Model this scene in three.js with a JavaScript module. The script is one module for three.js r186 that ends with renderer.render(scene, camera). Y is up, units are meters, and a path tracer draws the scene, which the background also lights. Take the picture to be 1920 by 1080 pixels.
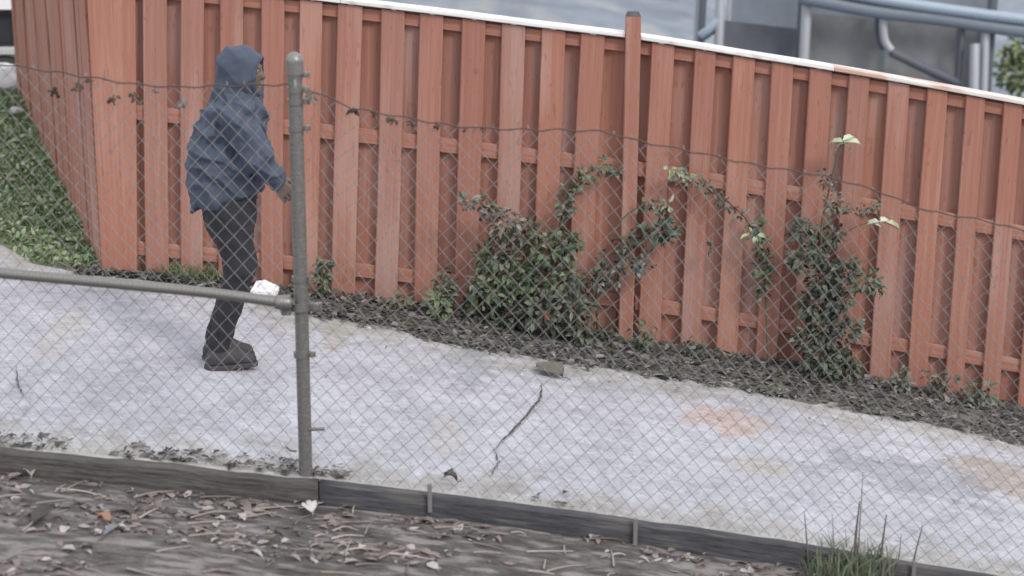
import * as THREE from 'three';
import { MarchingCubes } from 'three/addons/objects/MarchingCubes.js';
import { mergeGeometries } from 'three/addons/utils/BufferGeometryUtils.js';

// ---------------------------------------------------------------- camera, sky, sun, exposure
const scene = new THREE.Scene();
const FOCAL = 3360, PITCH = THREE.MathUtils.degToRad(15), CAM_H = 2.79;
const camera = new THREE.PerspectiveCamera(2 * Math.atan(540 / FOCAL) * 180 / Math.PI, 16 / 9, 0.1, 400);
camera.position.set(0, CAM_H, 0);
camera.rotation.set(-PITCH, 0, 0);
camera.focus = 9.4; camera.userData.fStop = 1.6;            // a cheap lens, soft away from the fence
camera.updateMatrixWorld();

const skyTex = (() => {
  const w = 64, h = 32, a = new Float32Array(w * h * 4);
  for (let j = 0; j < h; j++) for (let i = 0; i < w; i++) {
    const el = ((j + 0.5) / h - 0.5) * Math.PI, s = Math.sin(el);       // row 0 is the bottom
    const L = s > 0 ? 0.86 + 0.22 * s : 0.3;
    const k = (j * w + i) * 4;
    a[k] = L * 0.965; a[k + 1] = L * 0.99; a[k + 2] = L * 1.055; a[k + 3] = 1;
  }
  const t = new THREE.DataTexture(a, w, h, THREE.RGBAFormat, THREE.FloatType);
  t.mapping = THREE.EquirectangularReflectionMapping; t.magFilter = THREE.LinearFilter; t.needsUpdate = true;
  return t;
})();
scene.background = skyTex;
scene.environment = skyTex;

const sun = new THREE.DirectionalLight(0xfff4e8, 1.4);
sun.position.set(10, 12, 2); sun.target.position.set(0, 0, -9);
sun.castShadow = true; sun.shadow.radius = 28; sun.shadow.mapSize.set(2048, 2048);
Object.assign(sun.shadow.camera, { left: -12, right: 12, top: 12, bottom: -12, near: 0.5, far: 50 });
scene.add(sun, sun.target);

const renderer = new THREE.WebGLRenderer({ antialias: true });
renderer.setSize(1024, 576);
renderer.toneMapping = THREE.LinearToneMapping;
renderer.toneMappingExposure = 1.36;
renderer.shadowMap.enabled = true;

// ---------------------------------------------------------------- helpers
let seed = 20240611;
const rnd = () => { seed |= 0; seed = seed + 0x6D2B79F5 | 0; let t = Math.imul(seed ^ seed >>> 15, 1 | seed); t = t + Math.imul(t ^ t >>> 7, 61 | t) ^ t; return ((t ^ t >>> 14) >>> 0) / 4294967296; };
const rr = (a, b) => a + (b - a) * rnd();
const V = (x, y, z) => new THREE.Vector3(x, y, z);
const clamp = (x, a, b) => Math.min(b, Math.max(a, x));
const sstep = (a, b, x) => { const t = clamp((x - a) / (b - a), 0, 1); return t * t * (3 - 2 * t); };
const lerp = (a, b, t) => a + (b - a) * t;

const hash2 = (x, y, s) => { let h = Math.imul(x, 374761393) + Math.imul(y, 668265263) + Math.imul(s, 1274126177); h = Math.imul(h ^ h >>> 13, 1274126177); return ((h ^ h >>> 16) >>> 0) / 4294967296; };
function vn(x, y, s = 0) {
  const xi = Math.floor(x), yi = Math.floor(y); let u = x - xi, v = y - yi; u = u * u * (3 - 2 * u); v = v * v * (3 - 2 * v);
  const a = hash2(xi, yi, s), b = hash2(xi + 1, yi, s), c = hash2(xi, yi + 1, s), d = hash2(xi + 1, yi + 1, s);
  return a + (b - a) * u + (c - a) * v + (a - b - c + d) * u * v;
}
function fbm(x, y, o = 4, s = 0) { let a = 0.5, r = 0, n = 0; for (let i = 0; i < o; i++) { r += a * vn(x, y, s + i); n += a; x = x * 2.03 + 11.7; y = y * 2.03 + 5.3; a *= 0.5; } return r / n; }
const hash3 = (x, y, z) => hash2(Math.imul(x, 73856093) ^ Math.imul(z, 19349663), y, 7);
function vn3(x, y, z) {
  const xi = Math.floor(x), yi = Math.floor(y), zi = Math.floor(z); let u = x - xi, v = y - yi, w = z - zi;
  u = u * u * (3 - 2 * u); v = v * v * (3 - 2 * v); w = w * w * (3 - 2 * w);
  const L = (a, b, t) => a + (b - a) * t, q = (i, j, k) => hash3(xi + i, yi + j, zi + k);
  return L(L(L(q(0, 0, 0), q(1, 0, 0), u), L(q(0, 1, 0), q(1, 1, 0), u), v), L(L(q(0, 0, 1), q(1, 0, 1), u), L(q(0, 1, 1), q(1, 1, 1), u), v), w);
}

// ground height: the alley falls to the right, and a little towards the wooden fence
function hx(X) {
  if (X < -6.2) X = -6.2;
  if (X <= 3.2) return -0.12 - 0.138 * X - 0.011 * X * X;
  const u = Math.min(X - 3.2, 5), s0 = 0.138 + 0.0704 ;
  return -0.12 - 0.138 * 3.2 - 0.011 * 10.24 - s0 * (u - u * u / 10);
}
function ground(X, d) {
  return hx(X) - (0.022 + 0.014 * sstep(-1.4, 0.6, X)) * clamp(d - 7.3, -1, 3.3) + sstep(-1.9, -2.8, X) * 0.08 * clamp(d - 10.7, 0, 8);
}
// a photo pixel (1920 x 1080) gives a direction; d is the distance in front of the camera along the ground
function ray(px, py) { const v = (py - 540) / FOCAL, c = Math.cos(PITCH), s = Math.sin(PITCH); return V((px - 960) / FOCAL, -s - v * c, -c + v * s); }
function P(px, py, d) { const r = ray(px, py); const t = d / -r.z; return V(r.x * t, CAM_H + r.y * t, -d); }
function G(px, py, off = 0) {                       // where the direction meets the ground
  const r = ray(px, py); let lo = 2, hi = 60;
  for (let i = 0; i < 60; i++) { const t = (lo + hi) / 2; if (CAM_H + r.y * t - (ground(r.x * t, -r.z * t) + off) > 0) lo = t; else hi = t; }
  return V(r.x * lo, CAM_H + r.y * lo, r.z * lo);
}
const interp = (pts, x) => { if (x <= pts[0][0]) { const [a, b] = pts; return a[1] + (x - a[0]) * (b[1] - a[1]) / (b[0] - a[0]); } for (let i = 1; i < pts.length; i++) if (x <= pts[i][0] || i === pts.length - 1) { const a = pts[i - 1], b = pts[i]; return a[1] + (x - a[0]) * (b[1] - a[1]) / (b[0] - a[0]); } };

const taken = {};
const numbered = n => { const k = taken[n] = (taken[n] ?? -1) + 1; return k ? `${n}_${String(k).padStart(3, '0')}` : n; };
function shade(o) { o.castShadow = o.receiveShadow = true; return o; }
function tag(o, label, category, group, kind) { Object.assign(o.userData, { label, category }); if (group) o.userData.group = group; if (kind) o.userData.kind = kind; return o; }
function thing(name, pos, label, category, group) { const g = new THREE.Group(); g.name = numbered(name); g.position.copy(pos); scene.add(g); return tag(g, label, category, group); }
// part: geometry in world space, moved into its parent's frame
function part(name, geo, m, parent, kind) {
  const o = shade(new THREE.Mesh(geo, m)); o.name = parent === scene ? numbered(name) : name;
  if (parent !== scene) { parent.updateWorldMatrix(true, false); geo.applyMatrix4(parent.matrixWorld.clone().invert()); }
  parent.add(o); if (kind) o.userData.kind = kind; return o;
}
function struct(name, geo, m, label, category) { const o = part(name, geo, m, scene, 'structure'); return tag(o, label, category); }

class Geo {                                          // a small triangle collector
  constructor() { this.p = []; this.uv = []; this.c = []; this.i = []; }
  vert(v, u = 0, w = 0, c) { this.p.push(v.x, v.y, v.z); this.uv.push(u, w); if (c) this.c.push(c.r, c.g, c.b); return this.p.length / 3 - 1; }
  build(flat = false) {
    let g = new THREE.BufferGeometry();
    g.setAttribute('position', new THREE.Float32BufferAttribute(this.p, 3));
    g.setAttribute('uv', new THREE.Float32BufferAttribute(this.uv, 2));
    if (this.c.length) g.setAttribute('color', new THREE.Float32BufferAttribute(this.c, 3));
    g.setIndex(this.i);
    if (flat) g = g.toNonIndexed();
    g.computeVertexNormals(); return g;
  }
}
function tubeInto(G_, pts, r, seg = 6, col, cap = true) {   // pts: Vector3[], r number or function(t)
  const n = pts.length; let prev = null; const rings = [];
  for (let k = 0; k < n; k++) {
    const a = pts[Math.max(0, k - 1)], b = pts[Math.min(n - 1, k + 1)];
    const t = b.clone().sub(a).normalize();
    let u = prev ? prev.clone().addScaledVector(t, -prev.dot(t)) : new THREE.Vector3().crossVectors(Math.abs(t.y) < 0.9 ? V(0, 1, 0) : V(1, 0, 0), t);
    u.normalize(); prev = u; const w = new THREE.Vector3().crossVectors(t, u);
    const rad = typeof r === 'function' ? r(k / (n - 1)) : r; const ring = [];
    for (let s = 0; s < seg; s++) { const an = s / seg * Math.PI * 2; ring.push(G_.vert(pts[k].clone().addScaledVector(u, Math.cos(an) * rad).addScaledVector(w, Math.sin(an) * rad), s / seg, k, col)); }
    rings.push(ring);
  }
  for (let k = 0; k < n - 1; k++) for (let s = 0; s < seg; s++) { const a = rings[k][s], b = rings[k][(s + 1) % seg], c = rings[k + 1][s], d = rings[k + 1][(s + 1) % seg]; G_.i.push(a, b, c, b, d, c); }
  if (cap) for (const [ring, f] of [[rings[0], 1], [rings[n - 1], 0]]) for (let s = 1; s < seg - 1; s++) f ? G_.i.push(ring[0], ring[s + 1], ring[s]) : G_.i.push(ring[0], ring[s], ring[s + 1]);
}
const tube = (pts, r, seg = 8) => { const g = new Geo(); tubeInto(g, pts, r, seg); return g.build(); };
const spline = (pts, n) => new THREE.CatmullRomCurve3(pts).getPoints(n);
function box(x0, x1, y0, y1, z0, z1, bev = 0) {
  if (!bev) { const g = new THREE.BoxGeometry(x1 - x0, y1 - y0, z1 - z0); g.translate((x0 + x1) / 2, (y0 + y1) / 2, (z0 + z1) / 2); return g; }
  const s = new THREE.Shape(); s.moveTo(x0 + bev, y0 + bev); s.lineTo(x1 - bev, y0 + bev); s.lineTo(x1 - bev, y1 - bev); s.lineTo(x0 + bev, y1 - bev); s.closePath();
  const g = new THREE.ExtrudeGeometry(s, { depth: z1 - z0 - 2 * bev, bevelSize: bev, bevelThickness: bev, bevelSegments: 2 }); g.translate(0, 0, z0 + bev); return g;
}
function sheet(name, nx, nd, f, m, label, category, parent) {     // f(u, v) -> [X, y, d]; uv in metres
  const g = new Geo();
  for (let j = 0; j <= nd; j++) for (let i = 0; i <= nx; i++) { const [x, y, d] = f(i / nx, j / nd); g.vert(V(x, y, -d), x, d); }
  for (let j = 0; j < nd; j++) for (let i = 0; i < nx; i++) { const a = j * (nx + 1) + i, b = a + 1, c = a + nx + 1, e = c + 1; g.i.push(a, b, c, b, e, c); }
  return struct(name, g.build(), m, label, category);
}

// ---------------------------------------------------------------- textures and materials
function tex(w, h, f, { srgb = true, rep = true } = {}) {
  const a = new Uint8Array(w * h * 4);
  for (let j = 0; j < h; j++) for (let i = 0; i < w; i++) { const c = f((i + 0.5) / w, (j + 0.5) / h), k = (j * w + i) * 4; for (let q = 0; q < 3; q++) { const v = clamp(typeof c === 'number' ? c : c[q], 0, 1); a[k + q] = 255 * (srgb ? (v <= 0.0031308 ? 12.92 * v : 1.055 * Math.pow(v, 1 / 2.4) - 0.055) : v); } a[k + 3] = 255; }
  const t = new THREE.DataTexture(a, w, h); t.magFilter = THREE.LinearFilter; t.minFilter = THREE.LinearMipmapLinearFilter; t.generateMipmaps = true;
  if (srgb) t.colorSpace = THREE.SRGBColorSpace; if (rep) t.wrapS = t.wrapT = THREE.MirroredRepeatWrapping; t.needsUpdate = true; return t;
}
const mat = (o) => new THREE.MeshStandardMaterial(Object.assign({ roughness: 0.85, metalness: 0, side: THREE.DoubleSide }, o));
const rgb = (r, g, b) => new THREE.Color().setRGB(r, g, b);
const mix3 = (a, b, t) => [lerp(a[0], b[0], t), lerp(a[1], b[1], t), lerp(a[2], b[2], t)];

// red-stained board: grain runs along v; stain worn pale and pinkish in streaks
const woodMap = tex(512, 1024, (u, v) => {
  const warp = 0.05 * fbm(u * 3, v * 3, 3, 40);
  const g = fbm((u + warp) * 46, v * 3.2, 4, 1), fine = fbm(u * 190, v * 9, 2, 9), big = fbm(u * 5, v * 3, 3, 21), sp = fbm(u * 60, v * 40, 2, 33);
  let c = mix3([0.328, 0.149, 0.108], [0.392, 0.205, 0.158], clamp(0.25 + (g - 0.5) * 1.5 + (big - 0.5) * 1.6, 0, 1));
  c = mix3(c, [0.39, 0.232, 0.192], clamp((big - 0.5) * 3.2, 0, 0.75));
  const k = 0.86 + 0.26 * fine; c = [c[0] * k, c[1] * k, c[2] * k];
  if (sp > 0.8) c = mix3(c, [0.16, 0.075, 0.055], 0.35);
  return c;
});
const woodBump = tex(256, 512, (u, v) => fbm(u * 46, v * 3.2, 4, 1) * 0.7 + 0.3 * fbm(u * 120, v * 8, 2, 9), { srgb: false });
const boardMats = [[1.0, 1.0, 1.0], [0.93, 0.9, 0.9], [1.05, 1.02, 0.98], [0.97, 1.03, 1.07], [0.88, 0.88, 0.92]].map(([r, g, b]) => mat({ map: woodMap, bumpMap: woodBump, bumpScale: 0.002, color: rgb(r, g, b), roughness: 0.82 }));
const railMat = mat({ map: woodMap, bumpMap: woodBump, bumpScale: 0.002, color: rgb(1, 0.98, 0.96), roughness: 0.85 });
const capMap = tex(512, 128, (u, v) => { const g = fbm(u * 8, v * 30, 4, 60), s = fbm(u * 14, v * 5, 3, 66); let c = mix3([0.62, 0.61, 0.6], [0.8, 0.8, 0.8], clamp(g * 1.5 - 0.2, 0, 1)); return mix3(c, [0.45, 0.34, 0.28], clamp((s - 0.6) * 3, 0, 0.7)); });
const capMat = mat({ map: capMap, roughness: 0.6 });
const capWornMap = tex(512, 128, (u, v) => { const g = fbm(u * 8, v * 30, 4, 60), s = fbm(u * 12, v * 5, 3, 67); let c = mix3([0.55, 0.5, 0.46], [0.76, 0.72, 0.68], clamp(g * 1.5 - 0.2, 0, 1)); return mix3(c, [0.46, 0.27, 0.2], clamp((s - 0.5) * 3, 0, 0.75)); });
const capWornMat = mat({ map: capWornMap, roughness: 0.7 });

const steelMap = tex(128, 256, (u, v) => { const n = fbm(u * 16, v * 24, 4, 80), r = fbm(u * 9, v * 14, 3, 88); return mix3(mix3([0.135, 0.137, 0.13], [0.29, 0.288, 0.28], n), [0.2, 0.14, 0.1], clamp((r - 0.62) * 4, 0, 0.7)); });
const steel = mat({ map: steelMap, roughness: 0.42, metalness: 0.55 });
const wireMat = mat({ color: rgb(0.275, 0.27, 0.268), roughness: 0.55, metalness: 0.2 });
const rustyWire = mat({ color: rgb(0.1, 0.07, 0.06), roughness: 0.8, metalness: 0.2 });

// pavement: pale worn concrete with sand, stains and patches (uv = metres: X, d)
const PX0 = -5, PX1 = 4.5, PD0 = 6.8, PD1 = 13;
const backEdgePix = [[-420, 300], [-160, 400], [-40, 440], [0, 454], [48, 482], [67, 494], [135, 505], [193, 511], [300, 522], [430, 545], [560, 582], [610, 592], [700, 606], [760, 620], [830, 640], [900, 652], [1000, 668], [1100, 684], [1240, 704], [1400, 728], [1560, 762], [1680, 782], [1800, 804], [1920, 832], [2300, 930]];
const backEdge = backEdgePix.map(([x, y]) => { const g = G(x, y); return [g.x, -g.z]; });
const stains = [];
const stainPix = (x0, y0, x1, y1, col, k, warp = 0.5) => { const c = G((x0 + x1) / 2, (y0 + y1) / 2), a = G(x0, (y0 + y1) / 2), b = G(x1, (y0 + y1) / 2), t = G((x0 + x1) / 2, y0), u = G((x0 + x1) / 2, y1); stains.push({ x: c.x, d: -c.z, rx: Math.abs(b.x - a.x) / 2, rd: Math.abs(t.z - u.z) / 2, col, k, warp, sl: (c.y, 0) }); };
stainPix(1280, 765, 1440, 815, [0.42, 0.31, 0.26], 0.7);
stainPix(1800, 870, 2010, 945, [0.3, 0.255, 0.22], 0.8);
stainPix(1370, 858, 1480, 890, [0.38, 0.34, 0.29], 0.55);
stainPix(830, 640, 930, 720, [0.25, 0.265, 0.29], 0.6);
stainPix(600, 600, 660, 665, [0.33, 0.315, 0.28], 0.7);
stainPix(1560, 850, 1860, 935, [0.235, 0.255, 0.285], 0.55);
stainPix(80, 560, 160, 680, [0.37, 0.355, 0.33], 0.5);
stainPix(800, 780, 870, 860, [0.4, 0.385, 0.36], 0.5);
const pavMap = tex(2048, 1280, (u, v) => {
  const x = lerp(PX0, PX1, u), d = lerp(PD0, PD1, v);
  const n1 = fbm(x * 2.2, d * 2.2, 4, 100), n2 = fbm(x * 26, d * 26, 3, 110), n3 = vn(x * 150, d * 150, 120), n4 = fbm(x * 9, d * 9, 3, 130);
  let k = 0.88 + 0.3 * (n1 - 0.5) + 0.34 * (n2 - 0.5) + 0.16 * (n3 - 0.5) + 0.3 * (n4 - 0.5);
  let c = [0.43 * k, 0.435 * k, 0.48 * k];
  const e = interp(backEdge, x) - d;                       // sand and grit lying along both edges, broken by noise
  const sand = clamp(1.15 - (e + (n4 - 0.5) * 0.9) / 0.42, 0, 1) + clamp(1.1 - (d - 7.3 + (n4 - 0.5) * 0.7) / 0.32, 0, 1);
  c = mix3(c, [0.37 * k, 0.362 * k, 0.342 * k], clamp(sand, 0, 0.85));
  for (const s of stains) { const q = Math.hypot((x - s.x) / s.rx, (d - s.d) / s.rd) + (n4 - 0.5) * 1.1 + (n2 - 0.5) * 0.5; const t = clamp((1.1 - q) * 2.2, 0, 1) * s.k; if (t > 0) c = mix3(c, s.col.map(q2 => q2 * (0.75 + 0.5 * n2)), t); }
  const pit = vn(x * 70, d * 70, 140); if (pit > 0.86) c = mix3(c, [0.17, 0.17, 0.18], 0.5); else if (pit < 0.1) c = mix3(c, [0.6, 0.6, 0.63], 0.5);
  return c;
}, { rep: false });
const pavBump = tex(512, 512, (u, v) => { const x = u * 64, y = v * 64; const w = (q) => q; return 0.5 * vn(w(x) % 64, w(y) % 64, 150) + 0.5 * fbm(u * 16, v * 16, 3, 152); }, { srgb: false });
pavBump.repeat.set(1.2, 1.2);
const pavMat = mat({ map: pavMap, bumpMap: pavBump, bumpScale: 0.004, roughness: 0.9 });
pavMap.repeat.set(1 / (PX1 - PX0), 1 / (PD1 - PD0)); pavMap.offset.set(-PX0 / (PX1 - PX0), -PD0 / (PD1 - PD0));

const soilMap = tex(2048, 1024, (u, v) => {
  u *= 2.4; v *= 2;
  const n = fbm(u * 5, v * 14, 4, 200), f = fbm(u * 50, v * 120, 3, 210), p = fbm(u * 14, v * 46, 4, 220), s = vn(u * 230, v * 260, 230);
  let c = mix3([0.065, 0.058, 0.056], [0.13, 0.117, 0.113], clamp(0.5 + (n - 0.5) * 1.4 + (f - 0.5) * 1.5, 0, 1));
  c = mix3(c, [0.225, 0.204, 0.198], clamp((p - 0.55) * 5, 0, 0.8)); c = mix3(c, [0.04, 0.035, 0.033], clamp((0.44 - p) * 5, 0, 0.8));
  const k = 0.85 + 0.3 * s; return [c[0] * k, c[1] * k, c[2] * k];
});
soilMap.repeat.set(0.26, 0.31); soilMap.offset.set(0.41, 0);
const soilBump = tex(1024, 1024, (u, v) => fbm(u * 2.4 * 14, v * 2 * 46, 4, 220), { srgb: false }); soilBump.repeat.set(0.26, 0.31); soilBump.offset.set(0.41, 0);
const soilMat = mat({ map: soilMap, bumpMap: soilBump, bumpScale: 0.02, roughness: 0.95 });
const dirtMap = tex(512, 512, (u, v) => { const n = fbm(u * 12, v * 12, 4, 240), f = fbm(u * 70, v * 70, 3, 250); return mix3([0.055, 0.052, 0.05], [0.17, 0.155, 0.14], clamp(0.45 + (n - 0.5) * 1.5 + (f - 0.5) * 1.6, 0, 1)); });
dirtMap.repeat.set(0.8, 0.8);
const dirtMat = mat({ map: dirtMap, bumpMap: soilBump, bumpScale: 0.02, roughness: 0.96 });
const lawnMap = tex(512, 512, (u, v) => { const n = fbm(u * 10, v * 10, 4, 260), f = fbm(u * 60, v * 60, 3, 262); return mix3([0.08, 0.105, 0.05], [0.15, 0.19, 0.085], clamp(0.5 + (n - 0.5) + (f - 0.5), 0, 1)); });
const lawnMat = mat({ map: lawnMap, roughness: 0.95 }); lawnMap.repeat.set(0.6, 0.6);
const yardMap = tex(1024, 1024, (u, v) => { const n = fbm(u * 9, v * 7, 4, 270), p = fbm(u * 26, v * 9, 3, 275), f = vn(u * 200, v * 200, 278); const k = 0.8 + 0.5 * (n - 0.5) + 0.55 * (p - 0.5) + 0.12 * (f - 0.5); return mix3([0.19 * k, 0.225 * k, 0.275 * k], [0.27 * k, 0.27 * k, 0.26 * k], clamp((p - 0.52) * 3, 0, 0.7)); });
yardMap.repeat.set(0.09, 0.09);
const yardMat = mat({ map: yardMap, roughness: 0.75 });
const kerbMapF = (a, b, s) => tex(512, 128, (u, v) => { const n = fbm(u * 10, v * 8, 4, s), f = fbm(u * 40, v * 40, 3, s + 3), st = fbm(u * 5, v * 24, 3, s + 5); const c = mix3(a, b, clamp(0.5 + (n - 0.5) * 1.3 + (f - 0.5) * 0.9, 0, 1)); return mix3(c, [0.14, 0.13, 0.12], clamp((st - 0.6) * 3, 0, 0.5)); });
const kerbLeftMat = mat({ map: kerbMapF([0.05, 0.047, 0.044], [0.095, 0.09, 0.085], 300), bumpMap: soilBump, bumpScale: 0.008, roughness: 0.9 });
const kerbRightMat = mat({ map: kerbMapF([0.036, 0.037, 0.043], [0.066, 0.067, 0.076], 320), bumpMap: soilBump, bumpScale: 0.006, roughness: 0.85 });
const leafMat = mat({ vertexColors: true, roughness: 0.6 });
const stemMat = mat({ color: rgb(0.1, 0.085, 0.06), roughness: 0.9 });
const instMat = mat({ color: 0xffffff, roughness: 0.85 });

// ---------------------------------------------------------------- the setting
{ // one sheet to the horizon, under everything
  const g = new Geo(), N = 90, W = 160;
  const q = t => Math.sign(t) * Math.pow(Math.abs(t), 2.2) * W;
  for (let j = 0; j <= N; j++) for (let i = 0; i <= N; i++) { const x = q(i / N * 2 - 1), z = q(j / N * 2 - 1) - 10; g.vert(V(x, ground(x, -z) - 0.16, z), x, -z); }
  for (let j = 0; j < N; j++) for (let i = 0; i < N; i++) { const a = j * (N + 1) + i, b = a + 1, c = a + N + 1, e = c + 1; g.i.push(a, c, b, b, c, e); }
  struct('ground', g.build(), dirtMat, 'bare ground under and around the alley', 'ground');
}
// front yard: lower than the alley, held back by the edging boards
const yardY = (x, d) => ground(x, 7.3) - 0.085 + 0.03 * (fbm(x * 2.1, d * 2.1, 3, 400) - 0.5) + 0.016 * (fbm(x * 9, d * 14, 3, 410) - 0.5) - 0.01 * clamp(7.2 - d, 0, 5);
sheet('yard_soil', 260, 130, (u, v) => { const x = lerp(-6, 6, u), d = lerp(1.5, 7.27, Math.pow(v, 0.6)); return [x, yardY(x, d), d]; }, soilMat, 'brown bare soil scattered with dead leaves in front of the chain-link fence', 'soil');
// alley pavement
const pavement = sheet('alley_pavement', 220, 60, (u, v) => {
  const x = lerp(-5, 4.4, u), b = interp(backEdge, x) + 0.16 * (fbm(x * 6, 3, 4, 430) - 0.5) + 0.05; const d = lerp(7.235, b, v);
  return [x, ground(x, d) + 0.006 * (fbm(x * 3, d * 3, 3, 435) - 0.5), d];
}, pavMat, 'pale worn concrete alley between the chain-link fence and the red wooden fence', 'pavement');
// soil strip along the wooden fence
const stripY = (x, d) => ground(x, d) + 0.004 + 0.04 * (fbm(x * 4, d * 5, 3, 450) - 0.5) * sstep(0, 0.2, d - interp(backEdge, x));
sheet('planting_strip', 240, 24, (u, v) => { const x = lerp(-2.9, 4.4, u), a = interp(backEdge, x) - 0.03 + 0.16 * (fbm(x * 9 + 3, 8, 4, 432) - 0.5); const d = lerp(a, 11.2, v); return [x, v === 0 ? ground(x, d) + 0.001 : Math.max(stripY(x, d), ground(x, d) + 0.006), d]; }, dirtMat, 'dark soil strip with dead leaves along the foot of the wooden fence', 'soil');
// lawn on the left, rising towards the back
const lawnY = (x, d) => ground(x, d) + 0.012 + 0.05 * (fbm(x * 2, d * 2, 3, 470) - 0.4) * sstep(0, 0.4, d - interp(backEdge, x));
sheet('lawn', 60, 60, (u, v) => { const x = lerp(-9, -2.35, u), a = interp(backEdge, x) - 0.02; const d = lerp(a, 19, v); return [x, v === 0 ? ground(x, d) + 0.002 : lawnY(x, d), d]; }, lawnMat, 'grass bank rising beside the receding wooden fence', 'lawn');
// hard yard beyond the fence
sheet('asphalt_yard', 60, 60, (u, v) => { const x = lerp(-14, 26, u), d = lerp(11.6, 70, v * v); return [Math.max(x, -1.5 - (d - 11.6) * 0.16), ground(Math.max(x, -1.5), d) + 0.01, d]; }, yardMat, 'blue-grey patched asphalt yard beyond the wooden fence', 'asphalt');

// cracks in the pavement: gaps filled with dark dirt
function crack(pix, w, name = 'crack') {
  const g = new Geo(), pts = [];
  for (let k = 0; k < pix.length - 1; k++) for (let t = 0; t < 1; t += 0.1) pts.push([lerp(pix[k][0], pix[k + 1][0], t) + rr(-2, 2), lerp(pix[k][1], pix[k + 1][1], t) + rr(-1.5, 1.5)]);
  pts.forEach(([x, y], k) => { const p = G(x, y), n = pts.length - 1, ww = w * (0.45 + 0.75 * rnd()) * Math.min(1, 4 * (n - k) / n + 0.2, 4 * k / n + 0.2); p.y = ground(p.x, -p.z) + 0.008; g.vert(p.clone().add(V(-ww, 0, 0)), 0, k); g.vert(p.clone().add(V(ww, 0, 0)), 1, k); });
  for (let k = 0; k < pts.length - 1; k++) g.i.push(2 * k, 2 * k + 1, 2 * k + 2, 2 * k + 1, 2 * k + 3, 2 * k + 2);
  part(name, g.build(), mat({ color: rgb(0.075, 0.072, 0.07), roughness: 1 }), pavement);
}
crack([[1016, 722], [1012, 752], [992, 775], [965, 806], [926, 846]], 0.0085);
crack([[926, 846], [935, 868], [918, 898]], 0.004);
crack([[1560, 838], [1650, 868], [1760, 880], [1835, 878]], 0.0035);
crack([[30, 690], [34, 720], [46, 748]], 0.004);

// edging boards at the foot of the chain-link fence
function edging(x0, x1, m, label, top, front, hgt, jit) {
  const grp = thing('edging_board', V((x0 + x1) / 2, ground((x0 + x1) / 2, 7.3) - 0.1, -7.24), label, 'edging board');
  const g = new Geo(), n = 60, prof = [[front, -0.16], [front, hgt - 0.012], [front + 0.012, hgt], [top - 0.012, hgt], [top, hgt - 0.012], [top, -0.16]];
  for (let i = 0; i <= n; i++) { const x = lerp(x0, x1, i / n), w = jit * (fbm(x * 5, 0.5, 3, 480) - 0.5), w2 = jit * (fbm(x * 7, 9.5, 3, 484) - 0.5); for (const [d, y] of prof) g.vert(V(x, ground(x, 7.3) + y + (y > 0 || y > hgt - 0.02 ? w : 0), -(d + w2)), x * 0.9, (y + d) * 2.5); }
  const k = prof.length; for (let i = 0; i < n; i++) for (let j = 0; j < k - 1; j++) { const a = i * k + j, b = a + 1, c = a + k, e = c + 1; g.i.push(a, c, b, b, c, e); }
  for (const o of [0, n * k]) for (let j = 1; j < k - 1; j++) g.i.push(o, o + j, o + j + 1);
  part('board', g.build(), m, grp); return grp;
}
edging(-5, P(597, 880, 7.22).x, kerbLeftMat, 'weathered grey-brown edging board with leaf debris, left of the steel fence post', 7.25, 7.185, 0.012, 0.026);
const edR = edging(P(599, 880, 7.22).x, 4.6, kerbRightMat, 'long dark slate-coloured edging board right of the steel fence post', 7.255, 7.19, 0.01, 0.014);
for (const x of [806, 1191, 1618, 1712]) { const a = P(x, interp([[806, 922], [1191, 986], [1618, 1052], [1712, 1066]], x), 7.19); part('stake', box(a.x - 0.009, a.x + 0.009, a.y - 0.09, a.y + 0.04, -7.187, -7.17, 0.003), mat({ color: rgb(0.17, 0.165, 0.165), roughness: 0.8 }), edR); }

// ---------------------------------------------------------------- red wooden fence
const DW = 10.5;
const capPix = [[-200, -80], [215, -48], [420, -28], [560, -13], [700, 3], [860, 22], [1000, 40], [1170, 60], [1300, 80], [1400, 97], [1515, 115], [1650, 138], [1800, 165], [1920, 187], [2200, 245]];
const capPts = capPix.map(([x, y]) => { const p = P(x, y, DW); return [p.x, p.y]; });
const capY = X => interp(capPts, X);                          // top of the cap, world height over X
const boardUV = [];
function boardGeo(x0, x1, yb, yt, zf, th, lean, curveTop) {   // chamfered plank, front face at z = zf, sheared top and bottom
  const g = new Geo(), b = 0.005, ou = rnd() * 5, ov = rnd() * 5;
  const prof = [[x0, -th + b], [x0, -b], [x0 + b, 0], [x1 - b, 0], [x1, -b], [x1, -th + b], [x1 - b, -th], [x0 + b, -th]];
  const bow = rr(-0.004, 0.004), tw = rr(-0.003, 0.003);
  const rows = 4;
  for (let r = 0; r <= rows; r++) { const t = r / rows; prof.forEach(([x, z], k) => { const y = lerp(yb(x), yt(x), t); const s = x + (t - 1) * lean + bow * Math.sin(t * Math.PI); g.vert(V(s, y, zf + z + tw * (x - (x0 + x1) / 2) / (x1 - x0) * (t - 0.5) * 4), ou + (k < 4 || k > 5 ? x - x0 : x1 - x0 - z) * 1.6, ov + y * 0.42); }); }
  const n = 8; for (let r = 0; r < rows; r++) for (let k = 0; k < n; k++) { const a = r * n + k, c = r * n + (k + 1) % n; g.i.push(a, a + n, c, c, a + n, c + n); }
  for (const o of [0, rows * n]) for (let k = 1; k < n - 1; k++) o ? g.i.push(o, o + k + 1, o + k) : g.i.push(o, o + k, o + k + 1);
  return g.build(true);
}
const fenceRoot = V(0.2, ground(0.2, DW) - 0.05, -DW);
const fence = thing('wooden_fence', fenceRoot, 'long red-stained wooden privacy fence with alternating boards and a white cap', 'fence');
const bottomY = X => ground(X, DW) + 0.02;
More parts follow.
